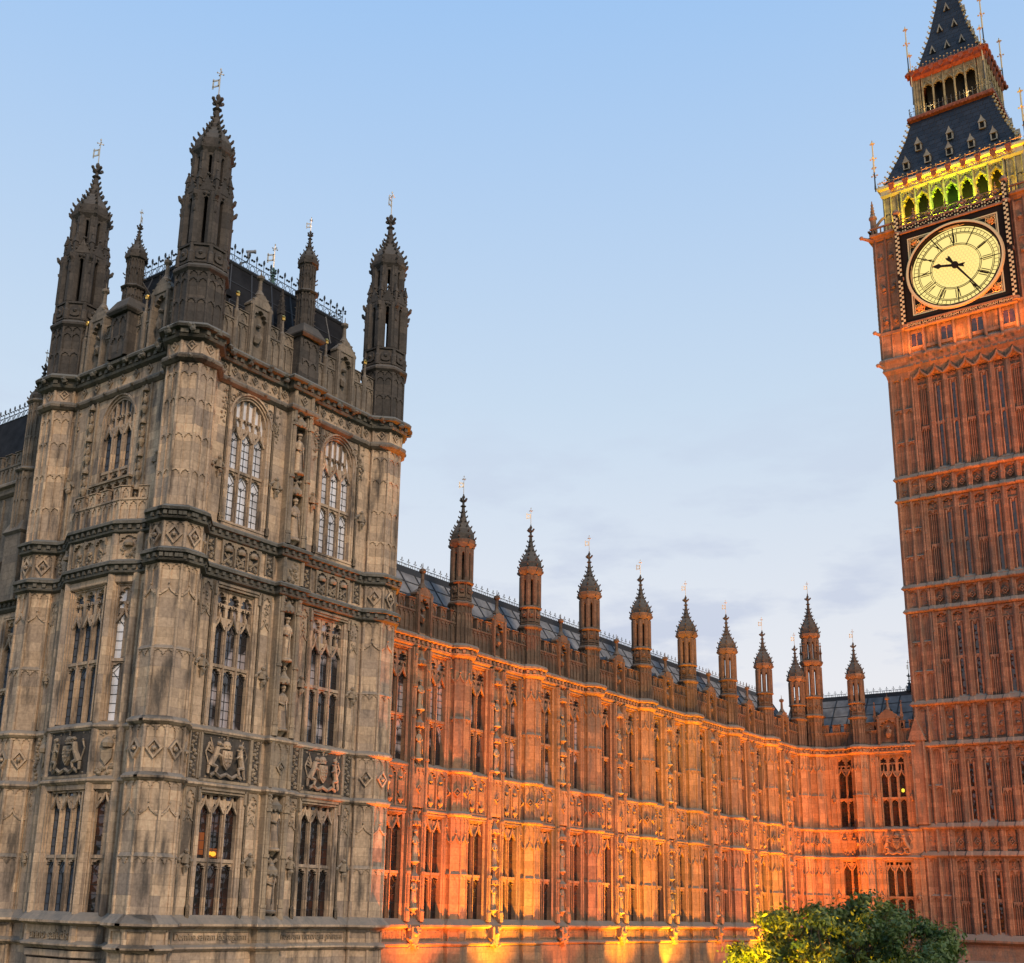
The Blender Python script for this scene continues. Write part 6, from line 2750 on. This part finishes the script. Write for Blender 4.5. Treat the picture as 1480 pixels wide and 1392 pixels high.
DA, DB = dormer(.78)
gd_ = MB()
for r_ in range(4):
    gd_.push(RZ(90 * r_))
    # gutter railing of little fleurons
    for i in range(30):
        x = -5.4 + i * 10.8 / 29
        gd_.lump(x, -5.62, 58.22 if i % 2 else 58.12, .07)
        gd_.lump(x, -5.62, 57.95, .05)
    gd_.tube((-5.5, -5.62, 58.03), (5.5, -5.62, 58.03), .03, n=4)
    for j in range(12):
        z = 58.2 + j * .52
        rr_ = rad_at(prf, z)
        gd_.lump(rr_ + .05, -rr_ - .05, z, .12)
        gd_.lump(rr_ + .16, -rr_ - .16, z + .12, .09)
    gd_.pop()
    if r_ in (0, 3):
        for (z, xs) in ((59.2, (-3.4, -1.7, 0, 1.7, 3.4)), (61.0, (-2.5, -.0, 2.5))):
            rr_ = rad_at(prf, z)
            for x in xs:
                v_ = RZ(90 * r_) @ Vector((x, -rr_ - .10, 0))
                o = part('roof_dormer', DA, None, tower, (v_.x, v_.y, z - GZ), 90 * r_)
                part('opening', DB, None, o)
part('roof_crockets', gd_, M['trim_gold'], rl)
def spikes(lst):
    for x, y, z0, z1, r_ in lst:
        a, b = MB(), MB()
        tower_spike(a, b, 0, 0, z0, z1, r_)
        o = part('roof_spike', a, M['iron'], tower, (x, y, -GZ))
        part('gilt_fleuron', b, M['trim_gold'], o)


for sx in (-1, 1):
    for sy in (-1, 1):
        spikes([(sx * 5.75, sy * 5.75, 57.6, 62.2, .05), (sx * 5.4, sy * 5.85, 57.6, 60.0, .03),
                (sx * 3.05, sy * 3.05, 69.3, 74.0, .045), (sx * 3.2, sy * 2.85, 66.0, 71.2, .03)])

# upper lantern gallery (lit inside)
mb = MB()
mb.sweep(sq(3.15), [(-.6, 64.75), (.24, 64.75), (.30, 64.6), (.28, 64.45), (.08, 64.3), (-.1, 64.15), (-.6, 64.15)], True)
for r_ in range(4):
    mb.push(RZ(90 * r_))
    for i in range(21):
        mb.lump(-3.2 + i * 6.4 / 20, -3.42, 64.42, .12)
    mb.pop()
tpart('gallery_cornice', mb, M['red_trim'])
mb = MB()
mb.rings(0, 0, [(2.0, 64.6), (2.0, 69.0)], 4)
tpart('lantern_chamber', mb, M['recess'])
mb, rl_ = MB(), MB()
for r_ in range(4):
    for b_ in (mb, rl_):
        b_.push(RZ(90 * r_) @ T(0, -2.85))
    px = [-2.15 + .86 * k for k in range(6)]
    for x in px:
        mb.rings(x, .1, [(.075, 64.7), (.075, 68.6)], 8)
        mb.rings(x, -.02, [(.045, 64.7), (.045, 68.6)], 6)
    for k in range(5):
        arch_plate(mb, px[k], px[k + 1], 67.3, 68.6, .04, .2, h=.45)
        xm = (px[k] + px[k + 1]) / 2
        mb.poly(gable_pts(px[k] + .05, px[k + 1] - .05, 67.55, .7, .07), -.02, .06)
        for s_ in (-1, 1):
            mb.lump(xm + s_ * .14, .02, 68.1, .07)
    for s_ in (-1, 1):
        mb.box(s_ * 2.62 - .2, s_ * 2.62 + .2, .06, .3, 64.7, 68.6)
        for xx in (2.35, 2.62, 2.86):
            mb.rings(s_ * xx, .05, [(.05, 64.7), (.05, 68.6)], 6)
    for i in range(20):
        x = -3.2 + i * 6.4 / 19
        rl_.tube((x, -.42, 64.75), (x, -.42, 65.55), .018, n=4)
        rl_.lump(x, -.42, 65.6, .05)
    rl_.tube((-3.25, -.42, 65.3), (3.25, -.42, 65.3), .02, n=4)
    for b_ in (mb, rl_):
        b_.pop()
tpart('lantern_arcade', mb, M['belfry_stone'])
tpart('gallery_railing', rl_, M['iron'])
mb = MB()
mb.sweep(sq(3.0), [(-1.2, 69.35), (.16, 69.35), (.22, 69.2), (.10, 69.0), (.06, 68.7), (-.1, 68.5), (-1.2, 68.5)], True)
for r_ in range(4):
    mb.push(RZ(90 * r_))
    for i in range(8):
        x = -2.8 + i * .8
        mb.poly([(x - .18, 69.3), (x + .18, 69.3), (x + .18, 68.9), (x, 68.72), (x - .18, 68.9)], -3.28, -3.14)
    for s_ in (-1, 1):
        mb.lump(s_ * 3.15, -3.15, 69.0, .26)
    mb.pop()
tpart('lantern_cornice', mb, M['red_trim'])
# spire
psp = [(2.95, 69.3), (2.45, 69.9), (1.55, 73.2), (.88, 76.6), (.42, 80.0), (.10, 83.5)]
mb = MB()
mb.rings(0, 0, psp, 4)
so = tpart('spire', mb, M['slates'])
gd_ = MB()
SD = MB()
SD.poly([(-.26, -.2), (-.17, -.2), (0, .30), (.17, -.2), (.26, -.2), (0, .58)], -.14, .3)
SDm = SD.mesh('spire_dormer', M['dormer_stone'])
SD = MB()
SD.poly([(-.17, -.2), (.17, -.2), (0, .30)], -.05, .2)
SDo = SD.mesh('opening', M['recess'])
for r_ in range(4):
    gd_.push(RZ(90 * r_))
    for j in range(24):
        z = 69.8 + j * .55
        rr_ = rad_at(psp, z)
        gd_.lump(rr_ + .06, -rr_ - .06, z, .11)
        gd_.lump(rr_ + .14, -rr_ - .14, z + .12, .07)
    for i in range(22):
        x = -3.0 + i * 6.0 / 21
        gd_.lump(x, -3.08, 69.78 if i % 2 else 69.66, .07)
        gd_.lump(x, -3.08, 69.5, .045)
    gd_.pop()
    if r_ in (0, 3):
        for z, xs in ((71.2, (-1.2, 0, 1.2)), (73.5, (-.6, .6)), (75.7, (0,))):
            rr_ = rad_at(psp, z)
            for x in xs:
                v_ = RZ(90 * r_) @ Vector((x, -rr_ - .04, 0))
                o = part('spire_dormer', SDm, None, tower, (v_.x, v_.y, z - GZ), 90 * r_)
                part('opening', SDo, None, o)
part('spire_crockets', gd_, M['trim_gold'], so)
spikes([(0, 0, 83.4, 88.0, .08)])

# gablet where the tower meets the return range
mb = MB()
mb.box(-.5, .5, -.15, .6, 6.3, 12.3)
mb.poly([(-.62, 12.2), (.62, 12.2), (0, 13.9)], -.25, .6)
mb.spike(0, 0, 13.8, 14.6, .08)
for s_ in (-1, 1):
    mb.rings(s_ * .42, -.16, [(.06, 6.3), (.06, 12.3)], 6)
part('gabled_buttress', mb, M['tower'], tower, Vector((87.95, 26.6, 0)) - tower.location, -90)

# ------------------------------------------------------------------ GROUND
mb = MB()
mb.add([(-3000, -3000, GZ), (3000, -3000, GZ), (3000, 3000, GZ), (-3000, 3000, GZ)], [(0, 1, 2, 3)])
part('lawn', mb, plain('mown grass', (0.05, 0.075, 0.028), 0.9, noise=.35, nscale=.7), None, structure=True)
mb = MB()
mb.add([(26, 29.6, GZ + .004), (87.0, 29.6, GZ + .004), (87.0, 33.6, GZ + .004), (26, 33.6, GZ + .004)], [(0, 1, 2, 3)])
part('path', mb, plain('paving', (0.20, 0.19, 0.17), 0.85, noise=.2, nscale=2), None, structure=True)

# ------------------------------------------------------------------ TREE
def leaf_mat():
    m, n, b = new_mat('leaves')
    g_ = n.nodes.new('ShaderNodeNewGeometry')
    t = n.nodes.new('ShaderNodeTexNoise')
    t.inputs['Scale'].default_value = .9
    n.links.new(g_.outputs['Position'], t.inputs['Vector'])
    r = n.nodes.new('ShaderNodeValToRGB')
    r.color_ramp.elements[0].position = .35
    r.color_ramp.elements[1].position = .65
    r.color_ramp.elements[0].color = (.035, .085, .022, 1)
    r.color_ramp.elements[1].color = (.12, .17, .035, 1)
    n.links.new(t.outputs['Fac'], r.inputs[0])
    n.links.new(r.outputs[0], b.inputs['Base Color'])
    b.inputs['Roughness'].default_value = .5
    tr = n.nodes.new('ShaderNodeBsdfTranslucent')
    n.links.new(r.outputs[0], tr.inputs['Color'])
    mx = n.nodes.new('ShaderNodeMixShader')
    mx.inputs[0].default_value = .35
    o = n.nodes['Material Output']
    n.links.new(b.outputs[0], mx.inputs[1])
    n.links.new(tr.outputs[0], mx.inputs[2])
    n.links.new(mx.outputs[0], o.inputs['Surface'])
    return m


TX, TY = 60.5, 22.4
tree = empty('broadleaf_tree', (TX, TY, GZ), 'round leafy green tree before the palace, its left side lit yellow', 'tree')
rnd = random.Random(5)
tr = MB()
tr.tube((0, 0, 0), (.1, .05, 2.2), .26, .2, 10)
tips = []


def limb(p, d, ln, r, lev):
    q = p + d * ln
    tr.tube(p, q, r, r * .62, 7 if lev < 2 else 5)
    if lev >= 2:
        tips.append(q)
    if lev == 4:
        return
    for _ in range(3 if lev < 3 else 2):
        e = Vector((rnd.uniform(-1, 1), rnd.uniform(-1, 1), rnd.uniform(-.25, .8))).normalized()
        limb(q, (d * .75 + e * .8).normalized(), ln * rnd.uniform(.62, .82), r * .6, lev + 1)


for i in range(7):
    a = i * 2 * PI / 7
    limb(Vector((.1, .05, 2.0 + .1 * (i % 3))), Vector((math.cos(a), math.sin(a), .75 + .3 * (i % 2))).normalized(), 2.0, .13, 0)
part('trunk', tr, plain('bark', (.09, .07, .05), .9, noise=.3, nscale=6), tree)
lv, lf = [], []
CR = Vector((0, 0, 4.45))
RX_, RZ_ = 5.7, 3.3
clumps = []
while len(clumps) < 330:
    v_ = Vector((rnd.gauss(0, 1), rnd.gauss(0, 1), rnd.gauss(0, 1))).normalized() * (rnd.random() ** .33)
    p = Vector((v_.x * RX_, v_.y * RX_, v_.z * RZ_)) * (1 + .10 * math.sin(v_.x * 7 + 1) * math.cos(v_.y * 6)) + CR
    if p.z < 1.6:
        continue
    clumps.append((p, rnd.uniform(.35, 1.0)))
for p, cr_ in clumps:
    for _ in range(int(190 * cr_)):
        o_ = Vector((rnd.gauss(0, 1), rnd.gauss(0, 1), rnd.gauss(0, .7))) * cr_ * .42
        q = p + o_
        n_ = (o_.normalized() + Vector((rnd.uniform(-.8, .8), rnd.uniform(-.8, .8), rnd.uniform(-.2, 1)))).normalized()
        t_ = n_.orthogonal().normalized()
        t_ = Matrix.Rotation(rnd.uniform(0, 2 * PI), 3, n_) @ t_
        b2_ = n_.cross(t_)
        s_ = rnd.uniform(.09, .17)
        k = len(lv)
        lv += [tuple(q - t_ * s_), tuple(q + b2_ * s_ * .55), tuple(q + t_ * s_ * 1.1 + n_ * s_ * .3), tuple(q - b2_ * s_ * .55)]
        lf.append((k, k + 1, k + 2, k + 3))
me = bpy.data.meshes.new('crown')
me.from_pydata(lv, [], lf)
me.materials.append(leaf_mat())
part('crown', me, None, tree)

# ------------------------------------------------------------------ CCTV camera on the pavilion roof
cc = empty('security_camera', (31.35, 37.5, 26.5), 'small security camera on a dark bent pole above the pavilion roof cresting', 'security camera')
mb = MB()
mb.tube((0, 0, 0), (0, 0, .95), .05, n=8)
mb.tube((0, 0, .92), (.28, -.12, 1.1), .035, n=6)
mb.tube((.28, -.12, 1.1), (.32, -.14, 1.3), .035, n=6)
part('pole', mb, M['iron'], cc)
mb = MB()
mb.rings(.32, -.14, [(.07, 1.28), (.09, 1.36), (.09, 1.48), (.05, 1.54)], 10)
mb.tube((.22, -.06, 1.58), (.52, -.26, 1.66), .07, .08, 8)
mb.tube((.52, -.26, 1.66), (.58, -.30, 1.67), .095, .095, 8)
part('housing', mb, plain('grey camera casing', (.25, .26, .28), .4), cc)

# ------------------------------------------------------------------ LIGHTS of the place
def spot(name, loc, target, watts, col, size=70, blend=.7, radius=.25, parent=None):
    ld_ = bpy.data.lights.new(name, 'SPOT')
    ld_.energy = watts
    ld_.color = col
    ld_.spot_size = R(size)
    ld_.spot_blend = blend
    ld_.shadow_soft_size = radius
    o_ = bpy.data.objects.new(name, ld_)
    COL.objects.link(o_)
    d = Vector(target) - Vector(loc)
    o_.rotation_euler = d.to_track_quat('-Z', 'Y').to_euler()
    if parent:
        o_.parent = parent
        o_.location = Vector(loc) - parent.location
    else:
        o_.location = loc
    return o_


fl = MB()
fl.tube((0, 0, 0), (0, 0, .3), .05, n=6)
fl.box(-.22, .22, -.04, .04, .28, .34)
FLm = fl.mesh('bracket', M['lamp_metal'])
fl = MB()
fl.box(-.25, .25, -.2, .2, .34, .58)
fl.box(-.28, .28, -.23, .23, .58, .61)
FHm = fl.mesh('housing', M['lamp_metal'])


def floodlight(loc, target, watts, col, label, size=70, blend=.7, radius=.25, group='ground floodlights'):
    e_ = empty('floodlight', loc, label, 'floodlight', group)
    part('bracket', FLm, None, e_)
    part('housing', FHm, None, e_)
    L0 = Vector(loc) + Vector((0, 0, .75))
    spot('lamp', tuple(L0), target, watts, col, size, blend, radius, e_)
    return e_


ORG = (1.0, .20, .015)
YEL = (1.0, .52, .03)
pw = [1.45, 1.6, .45, 1.5, .85, .38, 1.6, 1.25]
for k in range(NB):
    x = WX0 + 6 * k + 3.0
    c_ = ORG if k not in (1, 3, 4, 6) else (1.0, .36, .01)
    # one lamp close to the wall for the bay, one further out for the turrets
    floodlight((x, WY - 2.9, GZ), (x, WY, 14.0), 20500 * pw[k], c_, 'low black floodlight on the lawn aimed up at a bay of the long wing', 74, 1.0, .2)
    if k:
        floodlight((x - 3.0, WY - 6.5, GZ), (x - 2.0, WY, 6.0), 9500 * (1.15 if k in (1, 3, 6) else .65), (1.0, .20, .03), 'low black floodlight further out on the lawn aimed up at the long wing', 54, 1.0, .3, 'outer floodlights')
floodlight((65.0, WY - 1.0, -5.0), (65.1, WY, 0), 2600, (1.0, .62, .02), 'yellow floodlight close to the foot of the long wing', 56, .8, .1, None)
floodlight((71.0, WY - 1.0, -5.2), (71.1, WY, 0), 900, (1.0, .52, .02), 'dimmer amber floodlight close to the foot of the long wing', 46, .8, .1, None)
floodlight((83.0, 31.0, GZ), (88.0, 31.0, 14.0), 24000, (1.0, .25, .03), 'floodlight in front of the return range aimed up at its windows', 66, 1.0, .3, None)
floodlight((66.0, 6.0, GZ), (88.0, 21.0, 19.0), 50000, (1.0, .27, .07), 'floodlight on the lawn aimed at the clock tower shaft', 84, .8, .5, None)
floodlight((70.0, 2.0, GZ), (88.0, 21.0, 45.0), 190000, (1.0, .21, .045), 'floodlight on the lawn aimed at the top of the clock tower', 26, 1.0, .5, None)
floodlight((52.8, 26.0, GZ), (56.6, 24.6, -1.2), 56000, (1.0, .42, .008), 'floodlight beside the path throwing yellow light into the tree', 92, 1.0, .2, None)
floodlight((56.8, 31.2, GZ), (59.0, 24.6, 1.0), 38000, (1.0, .43, .008), 'floodlight between the long wing and the tree, lighting its far side', 64, 1.0, .3, None)
# close lamps on the corbel ledges of the tower
for y in (24.6, 20.9, 17.2):
    spot('corbel_lamp', (86.2, y, 41.6), (87.7, y, 46.0), 1100, (1.0, .26, .04), 120, .8, .2, tower)
# green lamps behind the balustrade, under the belfry
for i, y in enumerate((24.2, 22.4, 20.9, 19.2, 17.6)):
    colr = ((1.0, .68, .02), (.75, .95, .02), (.42, 1.0, .03), (.8, .9, .02), (1.0, .62, .02))[i]
    spot('belfry_lamp', (87.95, y, 53.3), (88.7, y, 57.0), 980, colr, 150, .9, .35, tower)
# warm glow in the lantern gallery
for y in (22.4, 19.4):
    spot('gallery_lamp', (90.5, y, 64.9), (91.2, y, 68.0), 200, (1.0, .62, .25), 140, .9, .1, tower)
for z, x, fac_, nm in ((1.55, PWC[0] + .0, PR, 'lamp_glow'),):
    mb = MB()
    mb.lump(0, 0, 0, .10, sx=1.3)
    mb.lump(-.14, 0, .02, .07)
    fac_.put('room_lamp', mb, M[nm], x, YW + .22, z)
M['warm_room'] = emis('warm lit room', (1.0, .22, .02), .22)
for dx, za, zb in ((-.655, 1.5, 2.3), (0, 1.42, 1.75)):
    mb = MB()
    mb.box(-.22, .22, -.004, .004, za, zb)
    PR.put('lit_pane', mb, M['warm_room'], PWC[0] + dx, YW + .285)
mb = MB()
mb.lump(0, 0, 0, .13, sy=.3, sz=1.3)
rfac.put('room_lamp', mb, M['lamp_yellow'], 6.22, .27, 8.75)
